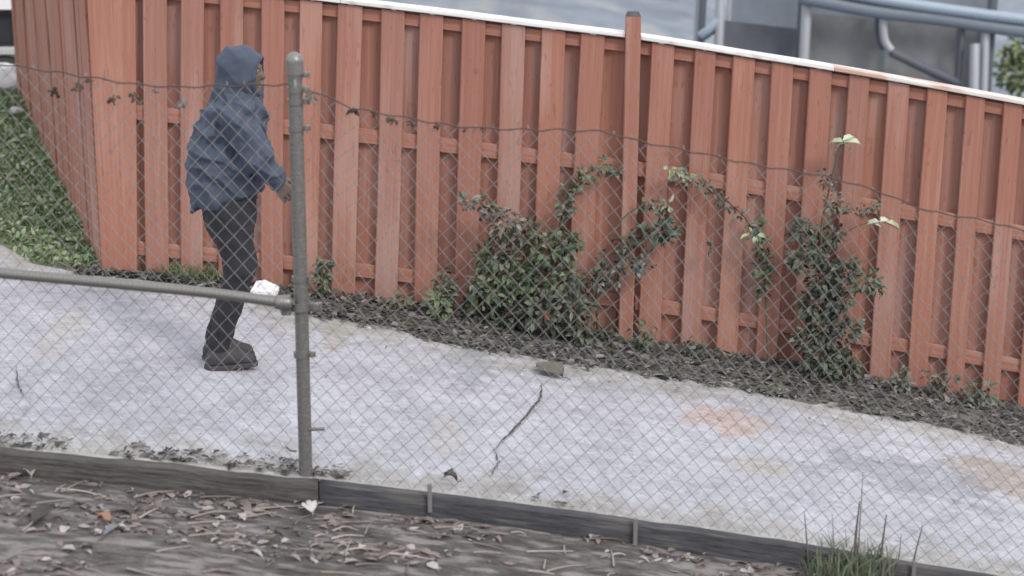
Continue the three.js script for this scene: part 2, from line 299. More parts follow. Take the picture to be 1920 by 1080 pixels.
const frontPix = [[214, 256], [270, 315], [342, 385], [415, 458], [492, 535], [564, 606], [635, 681], [716, 760], [788, 832], [867, 911], [941, 985], [1016, 1060], [1089, 1134], [1221, 1264], [1302, 1341], [1373, 1414], [1445, 1486], [1516, 1558], [1590, 1628], [1663, 1703], [1736, 1774], [1808, 1844], [1879, 1914], [1950, 1990], [2022, 2062]];
const leanAt = X => X < 0 ? 0.072 : lerp(0.072, 0.015, clamp(X / 2.7, 0, 1));
const ZF = -DW + 0.03;
const xAt = (px) => { const y0 = interp(capPix, px) + 70; return P(px, y0, DW - 0.03).x; };
frontPix.forEach(([a, b], k) => {
  const x0 = xAt(a), x1 = xAt(b);
  part('board', boardGeo(x0, x1, x => bottomY(x) + rr(-0.004, 0.004) - 0.03 + (k % 3) * 0.008, x => capY(x) - 0.034, ZF + rr(-0.003, 0.003), 0.019, leanAt(x0) * rr(0.8, 1.2)), boardMats[Math.floor(rnd() * 4)], fence);
});
// boards on the far side of the rails, seen in the gaps
for (let k = 0; k < frontPix.length - 1; k++) {
  const xa = xAt(frontPix[k][1]), xb = xAt(frontPix[k + 1][0]), mid = (xa + xb) / 2, w = Math.max(0.16, (xb - xa) + 0.11);
  if (xb - xa > 0.22) { for (const s of [-1, 1]) part('back_board', boardGeo(mid + s * 0.085 - 0.1, mid + s * 0.085 + 0.1, x => bottomY(x), x => capY(x) - 0.034, ZF - 0.06 - (s + 1) * 0.011, 0.019, leanAt(mid)), boardMats[Math.floor(rnd() * 5)], fence); continue; }
  part('back_board', boardGeo(mid - w / 2, mid + w / 2, x => bottomY(x) - 0.01, x => capY(x) - 0.034, ZF - 0.06 + rr(-0.003, 0.003), 0.019, leanAt(mid) * rr(0.9, 1.1)), boardMats[Math.floor(rnd() * 5)], fence);
}
function sweepBox(x0, x1, yt, hgt, zf, th, uvs = 1) {          // a bar following the falling line of the fence
  const g = new Geo(), n = Math.max(2, Math.round((x1 - x0) / 0.12)), b = 0.004;
  const prof = [[0, 0 + b], [0, hgt - b], [-b, hgt], [-th + b, hgt], [-th, hgt - b], [-th, b], [-th + b, 0], [-b, 0]];
  let acc; for (let i = 0; i <= n; i++) { const x = lerp(x0, x1, i / n); acc = 0; prof.forEach(([z, y], k) => { g.vert(V(x, yt(x) - hgt + y, zf + z), uvs === 2 ? x * 0.7 : (z + y) * 3 + 0.3, uvs === 2 ? (z + y) * 4 : x * 0.42); }); }
  const m = 8; for (let i = 0; i < n; i++) for (let k = 0; k < m; k++) { const a = i * m + k, c = i * m + (k + 1) % m; g.i.push(a, c, a + m, c, c + m, a + m); }
  for (const o of [0, n * m]) for (let k = 1; k < m - 1; k++) g.i.push(o, o + k, o + k + 1);
  return g.build(true);
}
const xL = xAt(200), xR = xAt(2070), xPost = (xAt(1171) + xAt(1200)) / 2;
for (const [off, hg] of [[0.045, 0.07], [0.755, 0.088], [1.585, 0.085]]) {
  for (const [a, b] of [[xL, xPost - 0.046], [xPost + 0.046, xR]]) part('rail', sweepBox(a, b, x => capY(x) - off, hg, ZF - 0.021, 0.036), railMat, fence);
}
for (const [a, b, m] of [[xL - 0.02, xAt(640), capMat], [xAt(640) + 0.003, xPost - 0.047, capMat], [xPost + 0.047, xAt(1560), capMat], [xAt(1560) + 0.003, xR + 0.1, capWornMat]])
  part('cap_board', sweepBox(a, b, capY, 0.026, -DW + 0.052, 0.15, 2), m, fence);
{ // the post standing proud of the boards
  const b = ground(xPost, DW) - 0.1, t = P(1186, 30, DW - 0.04).y;
  const post = part('post', boardGeo(xPost - 0.044, xPost + 0.044, () => b, () => t, -DW + 0.075, 0.09, 0.018), boardMats[0], fence);
  const g = new THREE.CylinderGeometry(0.043, 0.06, 0.026, 4, 1); g.rotateY(Math.PI / 4); g.translate(xPost, t + 0.014, -DW + 0.03);
  part('post_cap', g, mat({ color: rgb(0.07, 0.07, 0.075), roughness: 0.6 }), post);
}
// the run that turns away from the alley, beside the grass
{
  const A = P(188, 480, DW - 0.02), B0 = G(40, 176); const A2 = V(A.x, 0, -DW - 0.05), B = V(B0.x, 0, B0.z);
  const dir = B.clone().sub(A2), len = dir.length(); dir.normalize();
  const run = thing('wooden_fence', V((A.x + B.x) / 2, ground((A.x + B.x) / 2, 12.5) - 0.05, (A2.z + B.z) / 2), 'shorter red-stained wooden fence run receding behind the grass bank', 'fence');
  const nrm = V(-dir.z, 0, dir.x); if (nrm.x > 0) nrm.negate();      // faces the grass
  // seen from the alley: the side towards +x/-z is the far one; boards alternate on both sides of the rails
  const M = new THREE.Matrix4().makeBasis(dir, V(0, 1, 0), new THREE.Vector3().crossVectors(dir, V(0, 1, 0))).setPosition(A2);
  const gy = s => ground(A2.x + dir.x * s, -(A2.z + dir.z * s));
  const top0 = capY(A.x);
  const topAt = s => Math.max(top0, gy(s) + 1.78);
  let s = -0.02, k = 0;
  while (s < len) {
    const w = rr(0.13, 0.15), near = k % 5 !== 3;
    const geo = boardGeo(s, s + w, x => gy(x) - 0.02, x => topAt(x) - 0.034, (near ? -0.001 : -0.016) - rnd() * 0.008, 0.019, 0.01); geo.applyMatrix4(M);
    part('board', geo, boardMats[Math.floor(rnd() * 4)], run);
    s += w + rr(0.004, 0.016); k++;
  }
  for (const off of [0.06, 0.8, 1.58]) { const geo = sweepBox(0, len, x => topAt(x) - off, 0.085, 0.054, 0.05); geo.applyMatrix4(M); part('rail', geo, railMat, run); }
  { const geo = sweepBox(-0.03, len, topAt, 0.026, 0.07, 0.15, 2); geo.applyMatrix4(M); part('cap_board', geo, capMat, run); }
  // corner post closing the angle
  const cx = xAt(197); part('corner_board', boardGeo(cx - 0.1, cx + 0.05, x => ground(x, DW) - 0.03, x => capY(x) - 0.034, ZF + 0.004, 0.05, 0.012), boardMats[2], run);
}

// ---------------------------------------------------------------- chain-link fence
const DC = 7.3;
const postB = P(571, 893, DC), postT = P(552, 100, DC);
const chain = thing('chain_link_fence', V(postB.x, ground(postB.x, DC) - 0.05, -DC), 'rusty grey chain-link fence with a steel post and a sagging top wire along the alley', 'chain-link fence');
const topPix = [[-120, 108], [0, 120], [40, 125], [150, 142], [260, 158], [330, 163], [420, 160], [540, 158], [556, 160], [590, 172], [660, 202], [750, 218], [850, 236], [960, 242], [1060, 243], [1130, 246], [1210, 266], [1320, 288], [1400, 306], [1550, 330], [1640, 356], [1740, 396], [1830, 410], [1920, 432], [2100, 480]];
const botPix = [[-120, 822], [0, 832], [200, 850], [420, 870], [570, 890], [800, 915], [1000, 942], [1200, 972], [1500, 1012], [1750, 1050], [1920, 1082], [2100, 1116]];
const toX = pts => pts.map(([x, y]) => { const p = P(x, y, DC); return [p.x, p.y]; });
const topC = toX(topPix), botC = toX(botPix);
const xp = (y) => lerp(postT.x, postB.x, clamp((postT.y - y) / (postT.y - postB.y), 0, 1));   // the post's axis
const DIA = 0.0716, ROWS = 42;                                                              // half-diamond rows
function meshPoint(X, t) {                                                                    // t 0 bottom .. 1 top
  const yb = interp(botC, X) - 0.012, yt = interp(topC, X);
  const y = lerp(yb, yt, t);
  const bul = 0.05 * (fbm(X * 1.3, t * 2.2, 3, 500) - 0.5), sl = 0.018 * (fbm(X * 2.2, t * 3, 3, 510) - 0.5);
  return V(X + sl + 0.03 * (1 - t) * 0, y + 0.012 * (fbm(X * 1.8, t * 2, 2, 520) - 0.5) * Math.sin(t * Math.PI), -DC - bul * Math.sin(t * Math.PI));
}
function bay(x0, x1, skipAbove) {
  const g = new Geo(), n = Math.floor((x1 - x0) / (DIA / 2));
  for (let i = 0; i < n; i++) {
    const pts = [];
    for (let j = 0; j <= ROWS; j++) { const X = x0 + (i + ((i + j) & 1)) * DIA / 2; const p = meshPoint(X, j / ROWS); p.z += ((i + j) & 1 ? 1 : -1) * 0.0022; pts.push(p); }
    // knuckle or twisted end above the top wire
    const e = pts[pts.length - 1].clone(); pts.push(e.clone().add(V(rr(-0.006, 0.006), rr(0.006, 0.02), rr(-0.004, 0.004))));
    tubeInto(g, pts, 0.0017, 4, undefined, false);
  }
  return g.build();
}
const xPostM = postB.x - 0.012;
part('wire_mesh', bay(-2.6, xPostM - 0.03), wireMat, chain, 'stuff');
part('wire_mesh', bay(xPostM + 0.05, 2.6), wireMat, chain, 'stuff');
{ // tension wire along the top, twisted with the mesh ends; left and right of the post
  for (const [a, b] of [[-2.6, xp(1.65) - 0.03], [xp(1.65) + 0.03, 2.6]]) { const pts = []; const n = 140; for (let i = 0; i <= n; i++) { const X = lerp(a, b, i / n); const q = meshPoint(X, 1); pts.push(q.add(V(0, 0.004 * Math.sin(X * 40) + rr(-0.0015, 0.0015), 0.006 + 0.002 * Math.cos(X * 40)))); } part('tension_wire', tube(pts, 0.0032, 5), rustyWire, chain); }
}
{ // post with dome cap, bands and bolts
  const pts = []; for (let i = 0; i <= 14; i++) { const t = i / 14; pts.push(V(lerp(postB.x + 0.006, postT.x, t), lerp(postB.y - 0.18, postT.y - 0.02, t), -DC + 0.002)); }
  const post = part('post', tube(pts, 0.0295, 20), steel, chain);
  const dome = new THREE.SphereGeometry(0.036, 20, 10, 0, Math.PI * 2, 0, Math.PI / 2); dome.scale(1, 1.15, 1); dome.translate(postT.x, postT.y - 0.035, -DC + 0.002);
  const skirt = new THREE.CylinderGeometry(0.036, 0.038, 0.05, 20); skirt.translate(postT.x, postT.y - 0.06, -DC + 0.002);
  part('post_cap', mergeGeometries([dome.toNonIndexed(), skirt.toNonIndexed()]), steel, post);
  const axis = y => V(xp(y), y, -DC + 0.002);
  const bandAt = (py, r = 0.034, h = 0.022) => { const y = P(556, py, DC).y; const c = axis(y); const g = new THREE.CylinderGeometry(r, r, h, 20); g.translate(c.x, c.y, c.z); part('tension_band', g, steel, post);
    const bolt = new THREE.CylinderGeometry(0.0065, 0.0065, 0.05, 8); bolt.rotateX(Math.PI / 2); bolt.translate(c.x + r + 0.012, c.y, c.z + 0.008); const lug = box(c.x + r - 0.006, c.x + r + 0.026, c.y - h / 2, c.y + h / 2, c.z - 0.008, c.z + 0.008, 0.002);
    part('band_bolt', mergeGeometries([bolt.toNonIndexed(), lug]), steel, post); };
  [140, 168, 190, 240, 522, 664].forEach(y => bandAt(y));
  // rail of the left bay with its end cup and clamp
  const rp = [[-160, 497], [0, 513], [130, 525], [260, 537], [400, 551], [540, 570]].map(([x, y]) => P(x, y, DC - 0.055)).map(v => { v.z = -DC + 0.045; return v; });
  const rail = part('rail', tube(spline(rp, 60), 0.0225, 14), steel, chain);
  const e = rp[rp.length - 1]; const dirv = rp[rp.length - 1].clone().sub(rp[rp.length - 2]).normalize();
  part('rail_cup', tube([e.clone().addScaledVector(dirv, -0.055), e.clone().addScaledVector(dirv, -0.05), e.clone().addScaledVector(dirv, 0.0), e.clone().addScaledVector(dirv, 0.018)], t => [0.026, 0.031, 0.031, 0.018][Math.round(t * 3)], 14), steel, rail);
  const cy = P(565, 574, DC).y, ca = axis(cy); const clamp1 = new THREE.CylinderGeometry(0.042, 0.042, 0.034, 20); clamp1.translate(ca.x, ca.y, ca.z); part('rail_clamp', clamp1, steel, post);
  const ear = box(ca.x + 0.036, ca.x + 0.092, ca.y - 0.017, ca.y + 0.017, ca.z - 0.012, ca.z + 0.012, 0.003); const nut = new THREE.CylinderGeometry(0.014, 0.014, 0.045, 6); nut.rotateX(Math.PI / 2); nut.translate(ca.x + 0.068, ca.y + 0.004, ca.z + 0.01); part('clamp_bolt', mergeGeometries([ear.toNonIndexed ? (ear.index ? ear.toNonIndexed() : ear) : ear, nut.toNonIndexed()]), steel, post);
  const ear2 = box(ca.x - 0.078, ca.x - 0.036, ca.y - 0.03, ca.y + 0.055, ca.z + 0.012, ca.z + 0.04, 0.003); part('clamp_plate', ear2, steel, post);
  // bent wire stub low on the post
  const s0 = P(580, 805, DC - 0.02), s1 = P(608, 804, DC - 0.03); part('wire_stub', tube([s0, s0.clone().lerp(s1, 0.5), s1], 0.008, 8), steel, post);
  const s2 = P(556, 846, DC - 0.02), s3 = P(546, 845, DC - 0.03), s4 = P(536, 838, DC - 0.04); part('wire_stub', tube(spline([s2, s3, s4], 8), 0.004, 6), rustyWire, post);
  const rdir2 = () => V(rr(-1, 1), rr(-1, 1), rr(-0.4, 0.4)).normalize(), tieMats = [rustyWire, mat({ color: rgb(0.045, 0.036, 0.03), roughness: 0.9 }), mat({ color: rgb(0.17, 0.16, 0.145), roughness: 0.9 })];
  // ties and twisted wire ends caught on the top wire
  for (const [x, y, r] of [[103, 168, 16], [146, 158, 14], [168, 150, 10], [212, 182, 15], [252, 176, 13], [292, 168, 8], [340, 185, 15], [585, 176, 16], [662, 206, 12], [700, 212, 8], [735, 220, 14], [772, 228, 12], [818, 234, 9], [870, 240, 8], [905, 240, 7]]) {
    const c = P(x, y, DC - 0.01), k = r * 0.0019, g = new Geo();
    for (let q = 0; q < 4; q++) { const u = rdir2().multiplyScalar(k * 0.4), w = rdir2().multiplyScalar(k); w.y = -Math.abs(w.y) * 1.2; tubeInto(g, spline([c.clone().add(u), c.clone().add(w).multiplyScalar(0.5).add(c.clone().multiplyScalar(0.5)).add(V(rr(-0.006, 0.006), rr(-0.006, 0.006), 0)), c.clone().add(w)], 6), rr(0.0025, 0.0045), 5); }
    for (let q = 0; q < 3; q++) { const o = rdir2().multiplyScalar(k * 0.5); o.y -= k * 0.3; const d = rdir2(); d.y = -Math.abs(d.y); leafInto(g, c.clone().add(o), d, V(0.3, 0.4, 1), k * rr(0.7, 1.3), k * 0.6, undefined, 0.3); }
    part('wire_tie', g.build(), tieMats[Math.floor(rnd() * 3)], chain);
  }
}

// ---------------------------------------------------------------- leaves, litter, plants
const tmpC = new THREE.Color();
function leafInto(g, p, dir, up, len, wid, col, curl = 0.15) {      // ovate folded leaf, eight faces
  const d = dir.clone().normalize(), s = new THREE.Vector3().crossVectors(d, up).normalize(), n = new THREE.Vector3().crossVectors(s, d).normalize();
  const at = (q, w, h) => p.clone().addScaledVector(d, len * q).addScaledVector(s, wid * w).addScaledVector(n, len * h);
  const a = g.vert(p, 0.5, 0, col), m1 = g.vert(at(0.3, 0, curl * 0.3), 0.5, 0.3, col), m2 = g.vert(at(0.68, 0, curl * 0.1), 0.5, 0.68, col), e = g.vert(at(1, 0, -curl), 0.5, 1, col);
  const l1 = g.vert(at(0.28, 0.46, curl * 0.3 + 0.07), 0, 0.3, col), l2 = g.vert(at(0.66, 0.4, curl * 0.1 + 0.05), 0, 0.68, col), r1 = g.vert(at(0.28, -0.46, curl * 0.3 + 0.07), 1, 0.3, col), r2 = g.vert(at(0.66, -0.4, curl * 0.1 + 0.05), 1, 0.68, col);
  g.i.push(a, l1, m1, a, m1, r1, l1, l2, m1, m1, l2, m2, m1, m2, r1, r1, m2, r2, l2, e, m2, m2, e, r2);
}
const rdir = () => { const a = rr(0, 6.283), z = rr(-1, 1), q = Math.sqrt(1 - z * z); return V(Math.cos(a) * q, z, Math.sin(a) * q); };
const greens = [[0.07, 0.105, 0.05], [0.095, 0.135, 0.07], [0.05, 0.075, 0.045], [0.13, 0.16, 0.09], [0.16, 0.16, 0.11], [0.06, 0.085, 0.065]];
const pickC = (pal) => { const c = pal[Math.floor(rnd() * pal.length)], k = rr(0.8, 1.2); return rgb(c[0] * k, c[1] * k, c[2] * k); };
function clump(g, c, r, n, size, pal, drop = 0.3) {
  n = Math.round(n * 1.6);
  for (let i = 0; i < n; i++) { const o = rdir().multiplyScalar(r * Math.pow(rnd(), 0.45)); o.y *= 0.9; o.z *= 0.55; const dir = o.clone().normalize().add(rdir().multiplyScalar(0.7)); dir.y -= drop; leafInto(g, c.clone().add(o), dir, rdir().add(V(0, 1.2, 0.5)), size * rr(0.6, 1.25), size * rr(0.4, 0.65), pickC(pal), rr(0.05, 0.3)); }
}
function plant(name, base, stems, clumps, label, category, pal = greens, size = 0.05, group) {
  const t = thing(name, base, label, category, group);
  for (const s of stems) part('stem', tube(spline(s.pts, Math.max(8, s.pts.length * 5)), q => lerp(s.r, s.r * 0.35, q), 6), s.m || stemMat, t);
  const g = new Geo(); for (const [c, r, n, sz, pl] of clumps) clump(g, c, r, n, sz || size, pl || pal);
  if (clumps.length) part('foliage', g.build(true), leafMat, t, 'stuff'); return t;
}
const atF = (x, y, off = 0.12) => P(x, y, DW - off);             // a point just in front of the wooden fence
const foot = (x, off = 0.15) => { const X = atF(x, interp([[200, 495], [660, 560], [870, 590], [1200, 650], [1600, 715], [1900, 755]], x), off).x; return V(X, ground(X, DW - off) + 0.02, -(DW - off)); };
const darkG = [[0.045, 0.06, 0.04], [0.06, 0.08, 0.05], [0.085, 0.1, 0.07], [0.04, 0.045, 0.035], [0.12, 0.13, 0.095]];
const dryP = [[0.16, 0.14, 0.11], [0.1, 0.085, 0.07], [0.2, 0.18, 0.15], [0.07, 0.065, 0.055], [0.1, 0.12, 0.07]];
const paleG = [[0.3, 0.36, 0.22], [0.4, 0.44, 0.32], [0.2, 0.27, 0.14]];
const alongClumps = (pix, step, r, n, size, off, pal) => { const out = []; for (let k = 0; k < pix.length - 1; k++) { const L = Math.hypot(pix[k + 1][0] - pix[k][0], pix[k + 1][1] - pix[k][1]), m = Math.max(1, Math.round(L / step)); for (let i = 0; i < m; i++) { const t = i / m; out.push([atF(lerp(pix[k][0], pix[k + 1][0], t) + rr(-6, 6), lerp(pix[k][1], pix[k + 1][1], t) + rr(-6, 6), off), r * rr(0.7, 1.3), n, size, pal]); } } return out; };
const stemPix = (base, pix, off, r = 0.006) => ({ pts: [base, ...pix.map(([x, y]) => atF(x, y, off))], r });

{ // broad bush
  const b = foot(990, 0.22);
  const cl = [];
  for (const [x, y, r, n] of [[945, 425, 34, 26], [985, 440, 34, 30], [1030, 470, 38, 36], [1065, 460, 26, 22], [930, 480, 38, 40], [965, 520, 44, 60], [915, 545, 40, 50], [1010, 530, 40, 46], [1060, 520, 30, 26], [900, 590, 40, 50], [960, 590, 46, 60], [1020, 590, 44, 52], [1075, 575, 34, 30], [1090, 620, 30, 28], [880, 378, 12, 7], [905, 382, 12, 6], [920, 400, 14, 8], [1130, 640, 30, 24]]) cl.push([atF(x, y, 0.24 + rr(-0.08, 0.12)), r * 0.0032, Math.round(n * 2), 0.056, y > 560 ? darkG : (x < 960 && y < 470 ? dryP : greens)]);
  plant('leafy_bush', b, [stemPix(b, [[975, 540], [950, 440], [905, 385], [880, 376]], 0.2), stemPix(b, [[1010, 560], [1035, 480], [1060, 440]], 0.2), stemPix(b, [[960, 590], [915, 530], [900, 470]], 0.24)], cl, 'broad leafy green bush against the wooden fence, above the pavement crack', 'bush');
}
{ // arching vine rising out of the bush
  const b = foot(1045, 0.14), pix = [[1035, 500], [1050, 420], [1068, 360], [1100, 325], [1140, 308], [1168, 316]];
  plant('arching_vine', b, [stemPix(b, pix, 0.1, 0.008)], [...alongClumps(pix.slice(1), 16, 0.035, 6, 0.045, 0.12), ...alongClumps([[1045, 430], [1060, 380], [1090, 340]], 12, 0.03, 4, 0.04, 0.13, darkG)], 'slim vine arching up and over to the fence post beside the leafy bush', 'vine');
}
{ // vine across the post
  const b = foot(1120, 0.2), pix = [[1105, 560], [1125, 510], [1170, 460], [1215, 435], [1275, 436]], p2 = [[1120, 530], [1160, 420], [1200, 388], [1260, 388]], p3 = [[1130, 530], [1180, 500], [1225, 498]];
  plant('climbing_vine', b, [stemPix(b, pix, 0.16), stemPix(b, p2, 0.14), stemPix(b, p3, 0.18)], [...alongClumps(pix, 18, 0.05, 9, 0.05, 0.17, darkG), ...alongClumps(p2.slice(2), 14, 0.028, 6, 0.05, 0.16, greens), ...alongClumps(p3, 18, 0.045, 9, 0.05, 0.2, [[0.1, 0.115, 0.1], [0.15, 0.17, 0.15], [0.06, 0.07, 0.06]]), [atF(1238, 432, 0.17), 0.1, 34, 0.06, [[0.06, 0.09, 0.065], [0.08, 0.11, 0.08]]], [atF(1252, 385, 0.2), 0.02, 4, 0.05, paleG]], 'dark climbing vine crossing the wooden fence post in sprays', 'vine');
}
{ // long arching vine right of the post
  const b = foot(1440, 0.16), pix = [[1436, 560], [1428, 480], [1405, 420], [1360, 375], [1310, 345], [1258, 322]];
  plant('arching_vine', b, [stemPix(b, pix, 0.1, 0.008)], [...alongClumps(pix.slice(2), 20, 0.03, 6, 0.045, 0.12, dryP), ...alongClumps([[1258, 322], [1300, 340]], 12, 0.02, 4, 0.045, 0.13, paleG), ...alongClumps([[1420, 430], [1435, 500], [1425, 560]], 14, 0.05, 10, 0.05, 0.14, greens), [atF(1412, 440, 0.2), 0.03, 5, 0.06, paleG], [atF(1330, 465, 0.16), 0.03, 5, 0.05, greens]], 'grey-leaved vine arching from the right down to a green knot of leaves', 'vine');
}
{ // tall weed with the pale top leaves
  const b = foot(1555, 0.24), pix = [[1556, 620], [1545, 520], [1540, 430], [1556, 350], [1572, 285], [1580, 266]];
  const cl = [];
  for (const [x, y, r, n] of [[1505, 430, 26, 22], [1530, 470, 30, 34], [1560, 440, 26, 18], [1500, 490, 26, 24], [1545, 520, 36, 44], [1585, 505, 30, 26], [1530, 570, 40, 54], [1570, 560, 34, 40], [1545, 620, 40, 56], [1590, 620, 28, 26], [1540, 680, 42, 60], [1585, 680, 32, 34], [1510, 640, 28, 24]]) cl.push([atF(x, y, 0.25 + rr(-0.08, 0.08)), r * 0.0027, Math.round(n * 2.2), 0.05, darkG]);
  cl.push(...alongClumps([[1556, 380], [1600, 395], [1650, 384], [1668, 386]], 14, 0.025, 5, 0.04, 0.2, dryP), [atF(1625, 528, 0.26), 0.07, 30, 0.055, greens], [atF(1645, 540, 0.26), 0.03, 8, 0.05, greens], ...alongClumps([[1545, 320], [1560, 360], [1560, 400]], 12, 0.035, 5, 0.04, 0.22, dryP));
  const w = plant('tall_weed', b, [stemPix(b, pix, 0.22, 0.011), stemPix(b, [[1550, 560], [1560, 460], [1600, 428], [1650, 415], [1690, 432]], 0.24), stemPix(b, [[1560, 640], [1590, 560], [1640, 535]], 0.26)], cl, 'tallest dark weed against the fence, topped by pale green leaves', 'weed');
  const leafPart = (x0, y0, x1, y1, wd, col, off = 0.24) => { const a = atF(x0, y0, off), e = atF(x1, y1, off - 0.05), g = new Geo(); leafInto(g, a, e.clone().sub(a), V(0, 1, 0.55), e.distanceTo(a), wd, col, 0.22); part('leaf', g.build(true), leafMat, w); };
  const pal = [rgb(0.46, 0.52, 0.38), rgb(0.36, 0.43, 0.27), rgb(0.55, 0.58, 0.47)];
  for (const [x0, y0, x1, y1, wd] of [[1582, 266, 1552, 264, 0.05], [1582, 266, 1622, 268, 0.06], [1582, 268, 1600, 284, 0.055], [1580, 264, 1604, 252, 0.045], [1582, 268, 1563, 282, 0.04]]) leafPart(x0, y0, x1, y1, wd, pal[Math.floor(rnd() * 3)]);
  for (const [x0, y0, x1, y1, wd] of [[1650, 416, 1618, 420, 0.05], [1650, 416, 1668, 408, 0.05], [1660, 416, 1696, 434, 0.055], [1640, 420, 1660, 436, 0.045]]) leafPart(x0, y0, x1, y1, wd, pal[Math.floor(rnd() * 3)], 0.28);
}
// small plants at the foot of the fence
const smallWeed = (x, h, label, n = 26, size = 0.05, off = 0.16, pal = greens, sp = 0.07) => {
  const b = foot(x, off), cl = [], st = []; const m = 3;
  for (let k = 0; k < m; k++) { const t = b.clone().add(V(rr(-sp, sp), h * rr(0.6, 1), rr(-0.03, 0.05))); st.push({ pts: [b.clone().add(V(rr(-0.02, 0.02), -0.03, 0)), b.clone().lerp(t, 0.5).add(V(rr(-0.02, 0.02), 0, 0)), t], r: 0.004 }); for (let q = 0.35; q <= 1; q += 0.22) cl.push([b.clone().lerp(t, q), 0.045, Math.round(n / 6), size]); }
  return plant('low_weed', b, st, cl, label, 'weed', pal, size, 'low weeds at the foot of the wooden fence');
};
smallWeed(604, 0.3, 'narrow green weed growing close behind the steel fence post', 30);
smallWeed(838, 0.36, 'dark upright weed just left of the leafy bush', 36, 0.05, 0.2, darkG);
smallWeed(832, 0.18, 'pale broad-leaved weed at the foot of the dark upright weed', 22, 0.07, 0.26, [[0.17, 0.2, 0.12], [0.12, 0.16, 0.08]]);
smallWeed(1200, 0.14, 'low green weed under the wooden fence post', 20, 0.05, 0.25);
smallWeed(1310, 0.12, 'low weed between the post and the long arching vine', 18, 0.05, 0.25, darkG);
smallWeed(1690, 0.14, 'grey-green low weed right of the tall weed', 22, 0.05, 0.25, [[0.12, 0.14, 0.11], [0.18, 0.2, 0.16]]);
smallWeed(1760, 0.2, 'straggly weed right of the grey-green low weed', 30, 0.05, 0.25, dryP);
smallWeed(1835, 0.16, 'round green weed at the downhill end of the wooden fence', 26, 0.05, 0.28, [[0.09, 0.11, 0.08], [0.13, 0.16, 0.12]]);
smallWeed(745, 0.1, 'low dry weed midway between the steel post and the bush', 22, 0.045, 0.2, [[0.13, 0.125, 0.085], [0.1, 0.11, 0.06]]);

// grass tufts as blades
function blades(g, c, n, spread, h, pal, w = 0.006, lean = 0.5) {
  for (let i = 0; i < n; i++) {
    const a = rr(0, 6.283), q = spread * Math.sqrt(rnd()), b = c.clone().add(V(Math.cos(a) * q, 0, Math.sin(a) * q * 0.6)), hh = h * rr(0.45, 1.1), la = rr(0, 6.283), ln = hh * lean * rr(0.2, 1.1), col = pickC(pal);
    const m = b.clone().add(V(Math.cos(la) * ln * 0.35, hh * 0.6, Math.sin(la) * ln * 0.35)), t = b.clone().add(V(Math.cos(la) * ln, hh, Math.sin(la) * ln)), s = V(Math.sin(la + 0.6), 0, Math.cos(la)).multiplyScalar(w / 2);
    const i0 = g.vert(b.clone().add(s), 0, 0, col), i1 = g.vert(b.clone().sub(s), 1, 0, col), i2 = g.vert(m.clone().addScaledVector(s, 0.8), 0, 0.5, col), i3 = g.vert(m.clone().addScaledVector(s, -0.8), 1, 0.5, col), i4 = g.vert(t, 0.5, 1, col);
    g.i.push(i0, i1, i2, i1, i3, i2, i2, i3, i4);
  }
}
const grassPal = [[0.125, 0.2, 0.08], [0.155, 0.24, 0.1], [0.2, 0.27, 0.135], [0.1, 0.155, 0.06], [0.27, 0.3, 0.19]];
function tuft(c, n, sp, h, label, group, pal = grassPal, w, lean) { const t = thing('grass_tuft', c, label, 'grass tuft', group); const g = new Geo(); blades(g, c, n, sp, h, pal, w, lean); part('blades', g.build(), leafMat, t, 'stuff'); return t; }
for (const [x, n, sp, h] of [[292, 60, 0.09, 0.11], [330, 90, 0.11, 0.13], [372, 90, 0.11, 0.13], [405, 60, 0.08, 0.12]]) { const p = G(x, interp([[292, 515], [405, 532]], x)); p.y = stripY(p.x, -p.z) - 0.005; tuft(p, n, sp, h, 'arching green grass tuft at the fence foot behind the walking person', 'grass tufts at the fence foot', [...grassPal, [0.17, 0.21, 0.1]], 0.009, 1.3); }
{ // foreground tuft by the edging, with dry stalks
  const c = G(1590, 1075, -0.07); c.y = yardY(c.x, -c.z) - 0.01;
  const t = tuft(c, 300, 0.19, 0.18, 'green grass tuft with tall dry stalks in front of the dark edging board', undefined, [[0.15, 0.19, 0.11], [0.18, 0.22, 0.14], [0.12, 0.15, 0.09], [0.21, 0.215, 0.17]], 0.009, 0.7);
  for (const [x, y, w] of [[1508, 958, 0.005], [1560, 962, 0.003], [1612, 940, 0.009], [1618, 890, 0.004], [1662, 965, 0.008], [1730, 985, 0.006], [1540, 1010, 0.004], [1690, 1000, 0.004]]) { const top = P(x, y, -c.z + 0.02), b = V(c.x + (top.x - c.x) * 0.85, yardY(c.x + (top.x - c.x) * 0.85, -c.z) - 0.01, c.z - 0.01); part('dry_stalk', tube(spline([b, b.clone().lerp(top, 0.55).add(V(rr(-0.01, 0.01), 0, 0)), top], 10), q => lerp(w, w * 0.3, q), 6), mat({ color: rgb(0.11, 0.1, 0.085) }), t); }
}
{ // lawn blades: nobody could count them
  const g = new Geo();
  for (let i = 0; i < 9000; i++) { const d = rr(9.8, 18), x = rr(-3.9 - (d - 10) * 0.32, -2.38 - Math.max(0, d - 10.4) * 0.30), e = interp(backEdge, x); if (d < e + 0.02) continue; const c = V(x, lawnY(x, d) - 0.01, -d); const br = fbm(x * 4, d * 2.5, 3, 600); blades(g, c, 5, 0.06, 0.03 + 0.06 * br, grassPal, 0.013, 2.0); if (rnd() < 0.3) clump(g, c.clone().add(V(0, 0.03, 0)), 0.05, 3, 0.05, [[0.13, 0.2, 0.085], [0.17, 0.25, 0.12], [0.3, 0.34, 0.22]]); }
  const o = part('lawn_grass', g.build(), leafMat, scene, 'stuff'); tag(o, 'green grass and clover covering the bank left of the fence', 'grass');
}
